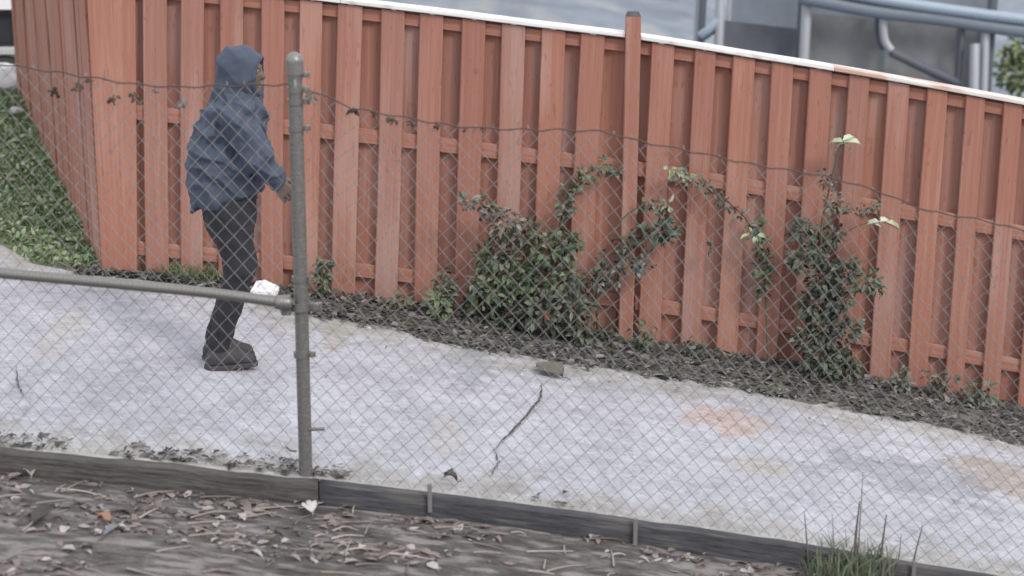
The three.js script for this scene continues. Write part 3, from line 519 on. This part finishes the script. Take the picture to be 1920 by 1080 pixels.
// dead leaves and scraps
const litterPal = [[0.17, 0.142, 0.132], [0.24, 0.205, 0.195], [0.13, 0.108, 0.1], [0.34, 0.31, 0.3], [0.08, 0.068, 0.063], [0.18, 0.14, 0.125], [0.15, 0.125, 0.115]];
function litter(name, n, place, size, pal, label, flat = 0.25) {
  const g = new Geo();
  for (let i = 0; i < n; i++) { const p = place(); if (!p) continue; const a = rr(0, 6.283); const dir = V(Math.cos(a), rr(-0.1, flat), Math.sin(a)); const s = size * Math.pow(rr(0.45, 1.25), 1.5); leafInto(g, p.clone().add(V(0, rr(0.004, 0.014), 0)), dir, V(rr(-0.3, 0.3), 1, rr(-0.3, 0.3)), s, s * rr(0.3, 0.7), pickC(pal), rr(-0.2, 0.35)); }
  const o = part(name, g.build(true), leafMat, scene, 'stuff'); return tag(o, label, 'leaf litter');
}
litter('leaf_litter', 5200, () => { const d = 7.18 - Math.pow(rnd(), 1.0) * 1.7, x = rr(-2.4, 2.4); const den = fbm(x * 2.2, d * 3.4, 3, 620) + (d > 7.0 ? 0.1 : 0); return den > 0.5 ? V(x, yardY(x, d) - 0.004, -d) : null; }, 0.05, litterPal, 'dead brown leaves strewn over the bare soil in the foreground', 0.15);
litter('leaf_litter', 5200, () => { const x = rr(-2.6, 3.4), e = interp(backEdge, x), d = lerp(e - 0.06 - 0.1 * vn(x * 5, 2, 77) * rnd(), DW - 0.03, Math.pow(rnd(), 0.95)); return V(x, Math.max(stripY(x, Math.max(d, e + 0.02)), ground(x, d)) + 0.004, -d); }, 0.055, [[0.06, 0.058, 0.055], [0.085, 0.082, 0.077], [0.12, 0.115, 0.107], [0.045, 0.043, 0.042], [0.19, 0.185, 0.175], [0.07, 0.08, 0.055]], 'dark dead leaves heaped along the foot of the wooden fence');
litter('leaf_litter', 420, () => { const t = rnd(), x = t < 0.85 ? rr(-2.4, -0.7) : rr(-0.7, 0.3), d = 7.285 + Math.pow(rnd(), 2) * 0.16; return fbm(x * 4, 1, 3, 640) > (x > -0.75 ? 0.56 : 0.46) ? V(x, ground(x, d) + 0.003, -d) : null; }, 0.042, [[0.05, 0.043, 0.04], [0.09, 0.08, 0.07], [0.16, 0.15, 0.135], [0.035, 0.03, 0.03]], 'dark leaf debris caught between the pavement and the edging boards', 0.22);
litter('leaf_litter', 420, () => { const x = rr(-2.4, 3.2), e = interp(backEdge, x), d = lerp(7.4, e, rnd() < 0.6 ? 1 - 0.2 * rnd() : rnd()); return V(x, ground(x, d) + 0.006, -d); }, 0.022, [[0.3, 0.28, 0.25], [0.15, 0.14, 0.13], [0.45, 0.44, 0.43], [0.2, 0.17, 0.14]], 'tiny bits of leaf and grit lying on the concrete');
{ // twigs
  const g = new Geo();
  for (let i = 0; i < 240; i++) { const d = 7.15 - rnd() * 1.6, x = rr(-2.3, 2.3), a = rr(-0.7, 0.7) + (rnd() < 0.35 ? 0.9 : 0), L = rr(0.05, 0.22), y = yardY(x, d) + 0.008, col = pickC([[0.25, 0.21, 0.19], [0.16, 0.13, 0.12], [0.34, 0.3, 0.28]]); const A = V(x, y, -d), B = V(x + Math.cos(a) * L, 0, -d - Math.sin(a) * L); B.y = yardY(B.x, -B.z) + rr(0.006, 0.016); const Mid = A.clone().lerp(B, 0.5).add(V(rr(-0.012, 0.012), 0.006, rr(-0.012, 0.012))); tubeInto(g, spline([A, Mid, B], 5), q => 0.0042 * (1.1 - q * 0.6), 5, col); }
  const o = part('fallen_twigs', g.build(), leafMat, scene, 'stuff'); tag(o, 'thin broken twigs lying on the foreground soil', 'twigs');
}
// fallen leaves one can pick out
function bigLeaf(x, y, size, col, label, wide = 0.6, onPath = false) {
  const p = onPath ? G(x, y) : G(x, y, -0.095); p.y = (onPath ? ground(p.x, -p.z) : yardY(p.x, -p.z)) + 0.006;
  const t = thing('fallen_leaf', p, label, 'leaf', 'single leaves on the ground'); const g = new Geo();
  const n = 7, a = rr(0, 6.28), ax = V(Math.cos(a), 0, Math.sin(a)), sx = V(-Math.sin(a), 0, Math.cos(a)); const rows = [];
  for (let i = 0; i <= n; i++) { const q = i / n, w = size * wide * 0.5 * Math.sin(Math.pow(q, 0.8) * Math.PI) * (0.8 + 0.3 * rnd()), c = p.clone().addScaledVector(ax, (q - 0.5) * size).add(V(0, 0.02 * Math.sin(q * 3.14) + 0.015 * q, 0)); rows.push([g.vert(c.clone().addScaledVector(sx, w).add(V(0, 0.018 + rr(0, 0.012), 0)), 0, q, col), g.vert(c, 0.5, q, col), g.vert(c.clone().addScaledVector(sx, -w).add(V(0, 0.012 + rr(0, 0.014), 0)), 1, q, col)]); }
  for (let i = 0; i < n; i++) for (let k = 0; k < 2; k++) g.i.push(rows[i][k], rows[i + 1][k], rows[i][k + 1], rows[i][k + 1], rows[i + 1][k], rows[i + 1][k + 1]);
  part('blade', g.build(), leafMat, t); part('leaf_stalk', tube([p.clone().addScaledVector(ax, -size * 0.5), p.clone().addScaledVector(ax, -size * 0.65).add(V(0, 0.004, 0)), p.clone().addScaledVector(ax, -size * 0.8)], 0.002, 5), stemMat, t);
}
bigLeaf(85, 972, 0.16, rgb(0.05, 0.042, 0.038), 'large dark curled leaf on the soil');
bigLeaf(196, 982, 0.07, rgb(0.27, 0.15, 0.105), 'small orange-brown leaf on the soil');
bigLeaf(212, 1006, 0.09, rgb(0.15, 0.165, 0.185), 'flat blue-grey scrap-like leaf beside the orange-brown one', 0.5);
bigLeaf(58, 903, 0.09, rgb(0.4, 0.37, 0.35), 'pale curled leaf against the grey-brown edging board');
bigLeaf(612, 938, 0.085, rgb(0.42, 0.41, 0.4), 'whitish leaf on the soil below the steel fence post', 0.4);
bigLeaf(580, 965, 0.09, rgb(0.48, 0.47, 0.47), 'whitish folded leaf with a dark shadow near the steel post', 0.7);
bigLeaf(1030, 702, 0.2, rgb(0.13, 0.12, 0.105), 'dark flattened leaf clump at the head of the pavement crack', 0.8, true);
bigLeaf(845, 905, 0.06, rgb(0.06, 0.055, 0.05), 'small dark leaf on the pavement near the edging', 0.8, true);

// crumpled white bag by the fence foot
{
  const c = G(497, 560); const bag = thing('crumpled_bag', V(c.x, ground(c.x, -c.z), c.z), 'crumpled white bag lying on the pavement edge behind the rail', 'bag');
  const g = new THREE.IcosahedronGeometry(0.066, 5); const q = g.attributes.position;
  for (let i = 0; i < q.count; i++) { const x = q.getX(i), y = q.getY(i), z = q.getZ(i); const k = 0.75 + 0.5 * vn3(x * 32 + 9, y * 32 + 4, z * 32 + 7) + 0.22 * vn3(x * 80, y * 80, z * 80); q.setXYZ(i, x * k * 1.05 + c.x, Math.max(y * k * 0.85 + 0.046, 0.002) + ground(c.x, -c.z), z * k * 0.8 + c.z); }
  g.computeVertexNormals(); part('bag_body', g, mat({ color: rgb(0.82, 0.82, 0.84), roughness: 0.5 }), bag);
}

// ---------------------------------------------------------------- the person
{
  const feet = G(420, 686), D0 = -feet.z;
  const J = (px, py, dz) => P(px, py, D0 + dz);
  const person = thing('person', V(feet.x, ground(feet.x, D0), feet.z), 'person in a blue-grey hooded jacket and dark trousers walking along the alley', 'person');
  const sub = (a, b) => a.clone().sub(b);
  function cone(p, a, b, ra, rb) { const bax = b.x - a.x, bay_ = b.y - a.y, baz = b.z - a.z, px = p.x - a.x, py = p.y - a.y, pz = p.z - a.z; const h = clamp((px * bax + py * bay_ + pz * baz) / (bax * bax + bay_ * bay_ + baz * baz + 1e-9), 0, 1); const dx = px - bax * h, dy = py - bay_ * h, dz = pz - baz * h; return Math.sqrt(dx * dx + dy * dy + dz * dz) - (ra + (rb - ra) * h); }
  const smin = (a, b, k) => { const h = Math.max(k - Math.abs(a - b), 0) / k; return Math.min(a, b) - h * h * k * 0.25; };
  const smax = (a, b, k) => -smin(-a, -b, k);
  function march(center, side, res, f) {
    const mc = new MarchingCubes(res, new THREE.MeshBasicMaterial(), false, false, 260000), h = res / 2, p = V(0, 0, 0); mc.isolation = 0;
    for (let k = 0; k < res; k++) for (let j = 0; j < res; j++) for (let i = 0; i < res; i++) { p.set(center.x + (i - h) / h * side / 2, center.y + (j - h) / h * side / 2, center.z + (k - h) / h * side / 2); mc.field[i + j * res + k * res * res] = -f(p); }
    mc.update(); const n = mc.count, g = new THREE.BufferGeometry(), pos = new Float32Array(n * 3);
    for (let i = 0; i < n; i++) { pos[3 * i] = mc.positionArray[3 * i] * side / 2 + center.x; pos[3 * i + 1] = mc.positionArray[3 * i + 1] * side / 2 + center.y; pos[3 * i + 2] = mc.positionArray[3 * i + 2] * side / 2 + center.z; }
    g.setAttribute('position', new THREE.BufferAttribute(pos, 3));
    // normals from the field itself
    const nor = new Float32Array(n * 3), e = side / res * 0.7, q = V(0, 0, 0);
    for (let i = 0; i < n; i++) { const x = pos[3 * i], y = pos[3 * i + 1], z = pos[3 * i + 2]; const nx = f(q.set(x + e, y, z)) - f(q.set(x - e, y, z)), ny = f(q.set(x, y + e, z)) - f(q.set(x, y - e, z)), nz = f(q.set(x, y, z + e)) - f(q.set(x, y, z - e)), L = Math.hypot(nx, ny, nz) || 1; nor[3 * i] = nx / L; nor[3 * i + 1] = ny / L; nor[3 * i + 2] = nz / L; }
    g.setAttribute('normal', new THREE.BufferAttribute(nor, 3)); g.setAttribute('uv', new THREE.BufferAttribute(new Float32Array(n * 2), 2));
    return g;
  }
  // joints
  const hipC = J(430, 392, 0), chest = J(438, 262, 0), neckB = J(448, 192, 0), neckT = J(452, 165, 0.0), head = J(456, 133, 0.0);
  const shR = J(446, 222, -0.165), elR = J(482, 298, -0.19), wrR = J(518, 340, -0.15), shL = J(456, 214, 0.165), elL = J(478, 285, 0.2), wrL = J(472, 330, 0.13);
  const hpR = J(430, 402, -0.085), knR = J(449, 503, -0.1), anR = J(409, 630, -0.055), hpL = J(436, 396, 0.085), knL = J(453, 494, 0.08), anL = J(404, 610, 0.1);
  // feet flat on the pavement
  const sole = (p) => ground(p.x, -p.z) + 0.004;
  const yaw = 0.28, F = V(Math.cos(yaw), 0, -Math.sin(yaw)), R = V(Math.sin(yaw), 0, Math.cos(yaw));     // facing, and the person's right
  anR.y = sole(anR) + 0.115; anL.y = sole(anL) + 0.115;
  // face frame
  const hf = V(Math.cos(-0.12), 0, -Math.sin(-0.12)), hu = V(0, 1, 0).addScaledVector(hf, 0.06).normalize(), hr = new THREE.Vector3().crossVectors(hf, hu).normalize();
  const HP = (f, u, r) => head.clone().addScaledVector(hf, f).addScaledVector(hu, u).addScaledVector(hr, r);
  const loc = (p) => { const d = sub(p, head); return [d.dot(hf), d.dot(hu), d.dot(hr)]; };
  const ell = (a, b, c, x, y, z) => { const k = Math.sqrt((x / a) ** 2 + (y / b) ** 2 + (z / c) ** 2); return (k - 1) * Math.min(a, b, c); };
  function headF(p) {
    const [f, u, r] = loc(p);
    let d = ell(0.092, 0.095, 0.073, f + 0.012, u - 0.02, r);
    d = smin(d, ell(0.07, 0.085, 0.058, f - 0.018, u + 0.03, r), 0.03);
    d = smin(d, ell(0.028, 0.022, 0.026, f - 0.055, u + 0.092, r), 0.02);                        // chin
    d = smin(d, cone(p, HP(0.078, 0.012, 0), HP(0.1, -0.028, 0), 0.008, 0.0135), 0.012);           // nose
    for (const s of [-1, 1]) { d = smin(d, ell(0.012, 0.008, 0.022, f - 0.074, u - 0.026, r - s * 0.03), 0.012); d = smax(d, -ell(0.014, 0.011, 0.016, f - 0.09, u - 0.006, r - s * 0.031), 0.01); d = Math.min(d, ell(0.011, 0.011, 0.011, f - 0.073, u - 0.006, r - s * 0.031)); d = smin(d, ell(0.018, 0.03, 0.008, f + 0.008, u + 0.01, r - s * 0.074), 0.008); }
    d = smin(d, ell(0.01, 0.007, 0.022, f - 0.08, u + 0.056, r), 0.006); d = smin(d, ell(0.01, 0.007, 0.019, f - 0.077, u + 0.07, r), 0.006);
    d = smax(d, -ell(0.012, 0.002, 0.02, f - 0.09, u + 0.063, r), 0.004);
    return d;
  }
  const bones = [[hipC, chest, 0.125, 0.14], [chest, neckB, 0.14, 0.07], [shR, shL, 0.055, 0.055], [neckB, neckT, 0.055, 0.052], [neckT, head, 0.05, 0.05], [shR, elR, 0.05, 0.04], [elR, wrR, 0.04, 0.028], [shL, elL, 0.05, 0.04], [elL, wrL, 0.04, 0.028], [hpR, knR, 0.08, 0.055], [knR, anR, 0.052, 0.036], [hpL, knL, 0.08, 0.055], [knL, anL, 0.052, 0.036],
    [anR, anR.clone().addScaledVector(F, 0.1).add(V(0, -0.06, 0)), 0.034, 0.028], [anL, anL.clone().addScaledVector(F, 0.1).add(V(0, -0.06, 0)), 0.034, 0.028]];
  const bodyF = p => { let d = 9; for (const [a, b, ra, rb] of bones) d = smin(d, cone(p, a, b, ra, rb), 0.04); return d; };
  // hands: palm, four fingers, thumb
  function hand(wr, el, side) {
    const ax = sub(wr, el).normalize(), lat = R.clone().multiplyScalar(side), across = new THREE.Vector3().crossVectors(ax, lat).normalize(), out = new THREE.Vector3().crossVectors(across, ax).normalize();
    const at = (a, c, o) => wr.clone().addScaledVector(ax, a).addScaledVector(across, c).addScaledVector(out, o);
    const B = [[at(-0.02, 0, 0), at(0.02, 0, 0), 0.026, 0.024]];
    for (let k = 0; k < 4; k++) { const c = -0.03 + k * 0.02; B.push([at(0.015, c * 0.7, 0), at(0.075, c, 0), 0.014, 0.012]); }
    const lens = [0.062, 0.075, 0.07, 0.055], fing = [];
    for (let k = 0; k < 4; k++) { const c = -0.03 + k * 0.02, L = lens[k]; const a = at(0.078, c, 0), b = at(0.078 + L * 0.42, c * 1.05, -0.012), d = at(0.078 + L * 0.72, c * 1.05, -0.03), e = at(0.078 + L * 0.85, c, -0.05); fing.push([a, b, 0.0095, 0.009], [b, d, 0.009, 0.0082], [d, e, 0.0082, 0.0075]); }
    const t0 = at(0.012, -0.026, -0.006), t1 = at(0.045, -0.05, -0.018), t2 = at(0.072, -0.054, -0.03); const th = [[t0, t1, 0.014, 0.011], [t1, t2, 0.011, 0.0085]];
    return p => { let d = 9; for (const [a, b, r1, r2] of B) d = smin(d, cone(p, a, b, r1, r2), 0.014); for (const [a, b, r1, r2] of fing) d = smin(d, cone(p, a, b, r1, r2), 0.004); for (const [a, b, r1, r2] of th) d = smin(d, cone(p, a, b, r1, r2), 0.008); return d; };
  }
  const hR = hand(wrR, elR, 1), hL = hand(wrL, elL, -1);
  const mid = J(440, 390, 0);
  const skin = mat({ color: rgb(0.13, 0.088, 0.072), roughness: 0.6 });
  const bodyGeo = mergeGeometries([march(mid, 1.8, 130, bodyF), march(head, 0.3, 96, p => smin(headF(p), cone(p, neckT, head, 0.05, 0.05), 0.03)), march(wrR.clone().addScaledVector(sub(wrR, elR).normalize(), 0.06), 0.24, 72, hR), march(wrL.clone().addScaledVector(sub(wrL, elL).normalize(), 0.06), 0.24, 72, hL)]);
  part('body', bodyGeo, skin, person);
  for (const s of [-1, 1]) { const g = new THREE.SphereGeometry(0.0085, 10, 8); const c = HP(0.079, 0.006, s * 0.031); g.translate(c.x, c.y, c.z); const eye = part('eye', g, mat({ color: rgb(0.22, 0.2, 0.19), roughness: 0.4 }), person); const ir = new THREE.SphereGeometry(0.0048, 8, 6); const c2 = HP(0.0835, 0.006, s * 0.031); ir.translate(c2.x, c2.y, c2.z); part('iris', ir, mat({ color: rgb(0.02, 0.015, 0.01), roughness: 0.3 }), eye); }

  // jacket: padded, creased, open hem; hood up
  const fold = (p, k) => { const a = p.y * 26 + p.x * 14 + 4 * vn3(p.x * 6, p.y * 5, p.z * 6); return k * (0.75 * Math.abs(Math.sin(a + 3 * vn3(p.x * 9, p.y * 4, p.z * 9))) + 1.3 * vn3(p.x * 17, p.y * 12, p.z * 17) + 0.6 * vn3(p.x * 40, p.y * 34, p.z * 40) - 1.1); };
  const hemB = J(360, 396, 0), hemF = J(486, 356, 0); const hemN = V(-(hemF.y - hemB.y), hemF.x - hemB.x, 0).normalize();
  const tA = J(438, 236, 0), tB = J(430, 300, 0), tC = J(424, 360, 0), tD = J(424, 400, 0);
  const back1 = J(415, 250, 0.0), back2 = J(400, 330, 0);
  function jacketF(p) {
    let d = cone(p, tA, tB, 0.165, 0.182); d = smin(d, cone(p, tB, tC, 0.18, 0.172), 0.06); d = smin(d, cone(p, tC, tD, 0.17, 0.165), 0.05);
    d = smin(d, cone(p, back1, back2, 0.13, 0.125), 0.08);
    d = smin(d, cone(p, shR, shL, 0.09, 0.09), 0.08); d = smin(d, cone(p, neckB, neckT, 0.105, 0.085), 0.07);
    d = smax(d, -(p.clone ? (p.x - hemB.x) * hemN.x + (p.y - hemB.y) * hemN.y : 0), 0.018);
    let a = cone(p, shR, elR, 0.088, 0.075); a = smin(a, cone(p, elR, wrR, 0.074, 0.052), 0.03); let b = cone(p, shL, elL, 0.088, 0.075); b = smin(b, cone(p, elL, wrL, 0.074, 0.052), 0.03);
    d = smin(d, a, 0.035); d = smin(d, b, 0.035);
    // belly band and cuff gathers
    return d + fold(p, 0.022);
  }
  const jacketTex = mat({ color: rgb(0.05, 0.066, 0.1), roughness: 0.72, bumpMap: pavBump, bumpScale: 0.001 });
  const jk = part('jacket', march(J(445, 285, 0), 0.78, 132, jacketF), jacketTex, person);
  function hoodF(p) {
    const [f, u, r] = loc(p);
    let o = ell(0.122, 0.122, 0.1, f + 0.016, u - 0.008, r); o = smin(o, ell(0.1, 0.09, 0.088, f + 0.02, u + 0.07, r), 0.05);
    o = smin(o, cone(p, HP(-0.045, -0.07, 0), HP(-0.055, -0.13, 0), 0.09, 0.1), 0.04);
    o += fold(p, 0.009);
    const inn = o + 0.014;
    let d = Math.max(o, -inn * 1);
    const open = ell(0.1, 0.102, 0.078, f - 0.112, u + 0.02, r);                     // face opening
    d = smax(d, -open, 0.012);
    const rim = Math.abs(open) < 0.03 ? Math.max(Math.abs(open) - 0.008, Math.abs(o + 0.004) - 0.011) : 9;   // rolled edge
    return smin(d, rim, 0.008);
  }
  part('hood', march(HP(-0.01, -0.025, 0), 0.42, 112, hoodF), jacketTex, jk);
  // trousers
  const wA = J(428, 352, 0), wB = J(431, 408, 0);
  function trouserF(p) {
    let d = cone(p, wA, wB, 0.14, 0.135);
    let a = cone(p, hpR, knR, 0.1, 0.078); a = smin(a, cone(p, knR, anR, 0.076, 0.058), 0.03); let b = cone(p, hpL, knL, 0.1, 0.078); b = smin(b, cone(p, knL, anL, 0.076, 0.058), 0.03);
    d = smin(d, a, 0.05); d = smin(d, b, 0.05);
    const cut = (q) => (q.y - 0.035) - p.y;
    d = Math.max(d, Math.hypot(p.x - anR.x, p.z - anR.z) < 0.12 && Math.abs(p.z - anR.z) <= Math.abs(p.z - anL.z) ? cut(anR) : cut(anL));
    return d + fold(p, 0.009) * 0.8;
  }
  part('trousers', march(J(430, 490, 0), 0.96, 132, trouserF), mat({ color: rgb(0.018, 0.018, 0.024), roughness: 0.85 }), person);
  // shoes
  for (const an of [anR, anL]) {
    const s0 = sole(an), c = V(an.x, s0 + 0.06, an.z).addScaledVector(F, 0.055), heel = V(an.x, s0 + 0.045, an.z).addScaledVector(F, -0.028), toe = V(an.x, s0 + 0.032, an.z).addScaledVector(F, 0.155), inst = V(an.x, s0 + 0.06, an.z).addScaledVector(F, 0.06);
    const sh = p => { let d = cone(p, heel, inst, 0.046, 0.047); d = smin(d, cone(p, inst, toe, 0.045, 0.036), 0.03); d = smin(d, cone(p, V(an.x, s0 + 0.07, an.z), V(an.x, s0 + 0.125, an.z), 0.048, 0.05), 0.03); d = smax(d, (s0 + 0.018) - p.y, 0.006); d = smax(d, p.y - (s0 + 0.135), 0.01); return d + 0.003 * vn3(p.x * 60, p.y * 60, p.z * 60); };
    const shoe = part('shoe', march(c, 0.36, 80, sh), mat({ color: rgb(0.04, 0.038, 0.044), roughness: 0.7 }), person);
    const so = p => { let d = cone(p, V(heel.x, p.y, heel.z), V(inst.x, p.y, inst.z), 0.049, 0.047); d = Math.min(d, cone(p, V(inst.x, p.y, inst.z), V(toe.x, p.y, toe.z), 0.047, 0.042)); return smax(d, Math.abs(p.y - s0 - 0.011) - 0.012, 0.005); };
    part('sole', march(c, 0.36, 80, so), mat({ color: rgb(0.055, 0.05, 0.055), roughness: 0.9 }), shoe);
  }
}

// ---------------------------------------------------------------- beyond the wooden fence
{ // pipe frame hung with grey sheets
  const D = 18, at = (x, y, d = D) => P(x, y, d), gx = (x, d = D) => { const p = P(x, 120, d); return V(p.x, ground(Math.max(p.x, -1.5), d) + 0.01, -d); };
  const fr = thing('pipe_frame', gx(1560), 'grey pipe frame with dark sheets and pale blue top rail beyond the wooden fence', 'pipe frame');
  const pale = mat({ color: rgb(0.42, 0.44, 0.47), roughness: 0.45, metalness: 0.3 }), dark = mat({ color: rgb(0.09, 0.1, 0.12), roughness: 0.6 }), blue = mat({ color: rgb(0.27, 0.34, 0.41), roughness: 0.4 }), blue2 = mat({ color: rgb(0.17, 0.205, 0.245), roughness: 0.5 });
  const post = (x, xb, r, m, d = D, top = -60) => { const a = at(x, top, d), g0 = gx(x, d); const b = V(a.x + (P(xb, 150, d).x - P(x, 150, d).x), g0.y, -d); part('post', tube([b, b.clone().lerp(a, 0.5), a], r, 10), m, fr); };
  post(1312, 1304, 0.03, pale, D + 0.25); post(1322, 1312, 0.035, dark, D + 0.1); post(1353, 1350, 0.048, pale, D); post(1370, 1366, 0.022, pale, D + 0.3); post(1517, 1511, 0.052, pale, D - 0.05); post(1506, 1500, 0.03, dark, D + 0.1);
  post(1866, 1864, 0.05, dark, D); post(1848, 1858, 0.045, pale, D - 0.1, 45); post(1828, 1840, 0.05, pale, D - 0.2, 82); post(1805, 1800, 0.03, dark, D - 0.1, 48);
  part('brace', tube([at(1312, 68), at(1330, 55), at(1352, 32)], 0.045, 8), blue, fr);
  part('brace', tube([at(1314, 74, D + 0.05), at(1352, 46, D + 0.05)], 0.035, 8), dark, fr);
  part('bent_leg', tube(spline([at(1658, 12, D - 0.1), at(1656, 50, D - 0.1), at(1660, 78, D - 0.1), at(1672, 96, D - 0.1)], 16), 0.042, 8), pale, fr);
  part('bent_leg', tube(spline([at(1648, 12, D), at(1646, 60, D), at(1656, 92, D)], 16), 0.03, 8), dark, fr);
  part('brace', tube([at(1672, 97, D - 0.1), at(1735, 128, D - 0.1), at(1800, 158, D - 0.1)], 0.05, 8), dark, fr);
  part('top_rail', tube(spline([at(1480, -34, D - 0.2), at(1620, -6, D - 0.2), at(1720, 10, D - 0.2), at(1835, 26, D - 0.2), at(1990, 46, D - 0.2)], 24), 0.055, 10), blue, fr);
  part('lower_rail', tube(spline([at(1500, -6, D - 0.15), at(1640, 20, D - 0.15), at(1760, 34, D - 0.15), at(1880, 52, D - 0.15), at(1990, 66, D - 0.15)], 24), 0.075, 10), blue2, fr);
  const panel = (x0, x1, yt0, yt1, m, d = D + 0.12, name = 'hanging_sheet', ws = 0.03) => { const g = new Geo(), nx = 14, ny = 10; for (const back of [0, 1]) for (let j = 0; j <= ny; j++) for (let i = 0; i <= nx; i++) { const a = at(lerp(x0, x1, i / nx), lerp(yt0, yt1, i / nx), d), b = V(a.x, ground(Math.max(a.x, -1.5), d) + 0.05, -d), p = a.clone().lerp(b, j / ny); p.z += ws * (fbm(p.x * 3 + x0, p.y * 1.5, 3, 700) - 0.5) * 2 - back * 0.012; g.vert(p, p.x, p.y); } const off = (nx + 1) * (ny + 1); for (const o of [0, off]) for (let j = 0; j < ny; j++) for (let i = 0; i < nx; i++) { const a = o + j * (nx + 1) + i, b = a + 1, c = a + nx + 1, e = c + 1; o ? g.i.push(a, b, c, b, e, c) : g.i.push(a, c, b, b, c, e); } part(name, g.build(), m, fr); };
  const sheetM = (r, g, b, s) => { const t = tex(128, 128, (u, v) => { const n = fbm(u * 5, v * 4, 4, s), f = fbm(u * 22, v * 22, 3, s + 4), k = 0.7 + 0.55 * n + 0.2 * (f - 0.5); return [r * k, g * k, b * k]; }); t.repeat.set(0.6, 0.6); return mat({ map: t, roughness: 0.7 }); };
  panel(1352, 1514, 38, 56, sheetM(0.115, 0.125, 0.15, 720), D + 0.2);
  panel(1514, 1652, 24, 36, sheetM(0.19, 0.195, 0.205, 730), D + 0.15);
  panel(1662, 1802, 36, 52, sheetM(0.215, 0.22, 0.23, 740), D + 0.1);
  panel(1803, 1846, 44, 50, sheetM(0.27, 0.28, 0.29, 750), D + 0.05, 'side_panel', 0.01);
  panel(1372, 1640, -40, 12, sheetM(0.2, 0.23, 0.275, 760), D + 1.2, 'rear_sheet', 0.06);
  panel(1652, 1870, -50, -30, sheetM(0.17, 0.2, 0.235, 770), D + 1.2, 'rear_sheet', 0.06);
}
{ // bush beyond the fence at the right
  const b = V(P(1905, 150, 19).x, 0, -19); b.y = ground(b.x, 19);
  const cl = []; for (const [x, y, r] of [[1895, 110, 0.14], [1920, 95, 0.2], [1900, 140, 0.2], [1940, 130, 0.24], [1930, 170, 0.25], [1960, 110, 0.25]]) cl.push([P(x, y, 19), r, 60, 0.09]);
  plant('garden_shrub', b, [{ pts: [b, P(1915, 140, 19), P(1910, 105, 19)], r: 0.02 }, { pts: [b, P(1935, 150, 19), P(1950, 110, 19)], r: 0.02 }], cl, 'bright green shrub beyond the fence beside the pipe frame', 'shrub', [[0.16, 0.2, 0.09], [0.2, 0.25, 0.12], [0.1, 0.14, 0.06]], 0.09);
}
{ // white building corner at the far left, with a low window
  const c = G(30, 138), d = -c.z, y0 = ground(c.x, d), x1 = c.x - 0.02, x0 = x1 - 3.2;
  const h = thing('white_building', V((x0 + x1) / 2, y0 - 0.1, c.z - 1.5), 'white building with a dark low window, beyond the grass bank', 'building');
  const px = x => P(x, 50, d).x, py = y => P(10, y, d).y;
  const wallM = mat({ color: rgb(0.8, 0.8, 0.81), roughness: 0.7 });
  const wx0 = px(-150), wx1 = px(33), wy0 = py(88), wy1 = py(18);
  part('wall', box(x0, wx0, y0 - 0.1, y0 + 3, -d - 3, -d), wallM, h); part('wall', box(wx0, x1 + 0.25, wy1, y0 + 3, -d - 3, -d), wallM, h); part('wall', box(wx1, x1 + 0.25, y0 - 0.1, wy1, -d - 3, -d), wallM, h); part('wall', box(wx0, wx1, y0 - 0.1, wy0, -d - 3, -d), mat({ color: rgb(0.42, 0.42, 0.43), roughness: 0.9 }), h);
  const win = part('window', box(wx0 + 0.03, wx1 - 0.03, wy0 + 0.03, wy1 - 0.03, -d - 0.1, -d - 0.08), mat({ color: rgb(0.035, 0.037, 0.045), roughness: 0.2 }), h);
  for (const [a, b, e, f] of [[wx0, wx1, wy0, wy0 + 0.03], [wx0, wx1, wy1 - 0.03, wy1], [wx0, wx0 + 0.03, wy0 + 0.03, wy1 - 0.03], [wx1 - 0.03, wx1, wy0 + 0.03, wy1 - 0.03]]) part('window_frame', box(a, b, e, f, -d - 0.09, -d - 0.02), mat({ color: rgb(0.012, 0.012, 0.014), roughness: 0.6 }), win);
  part('sill', box(wx0 - 0.05, wx1 + 0.02, wy0 - 0.06, wy0 - 0.003, -d - 0.02, -d + 0.06, 0.006), mat({ color: rgb(0.45, 0.45, 0.46) }), h);
  const s = new THREE.Shape(); s.moveTo(-d - 0, 0); const rg = new THREE.CylinderGeometry(0.02, 2.6, 1.2, 4, 1); rg.rotateY(Math.PI / 4); rg.translate((x0 + x1) / 2 + 0.1, y0 + 3.6, -d - 1.5); part('roof', rg, mat({ color: rgb(0.1, 0.1, 0.11) }), h);
}
{ // pale rocks at the head of the grass
  let k = 0; const labs = ['pale rock under the dark low window', 'larger pale rock at the top edge of the grass', 'dark stone between the pale rocks and the white building', 'small pale rock lying in the grass beside the receding fence'];
  for (const [x, y, r, c] of [[10, 150, 0.13, 0.5], [22, 166, 0.15, 0.48], [10, 128, 0.12, 0.03], [30, 212, 0.05, 0.5]]) {
    const p = G(x, y + 8); const t = thing('rock', V(p.x, lawnY(p.x, -p.z), p.z), labs[k++], 'rock'); const g = new THREE.IcosahedronGeometry(r, 4), q = g.attributes.position;
    for (let i = 0; i < q.count; i++) { const a = q.getX(i), b = q.getY(i), e = q.getZ(i), s = 0.75 + 0.5 * vn3(a * 9 + k * 7, b * 9, e * 9) + 0.1 * vn3(a * 40, b * 40, e * 40); q.setXYZ(i, a * s * 1.2 + p.x, b * s * 0.75 + r * 0.45 + lawnY(p.x, -p.z), e * s + p.z); }
    g.computeVertexNormals(); part('stone', g, mat({ color: rgb(c, c, c * 1.03), roughness: 0.9 }), t);
  }
}

renderer.render(scene, camera);
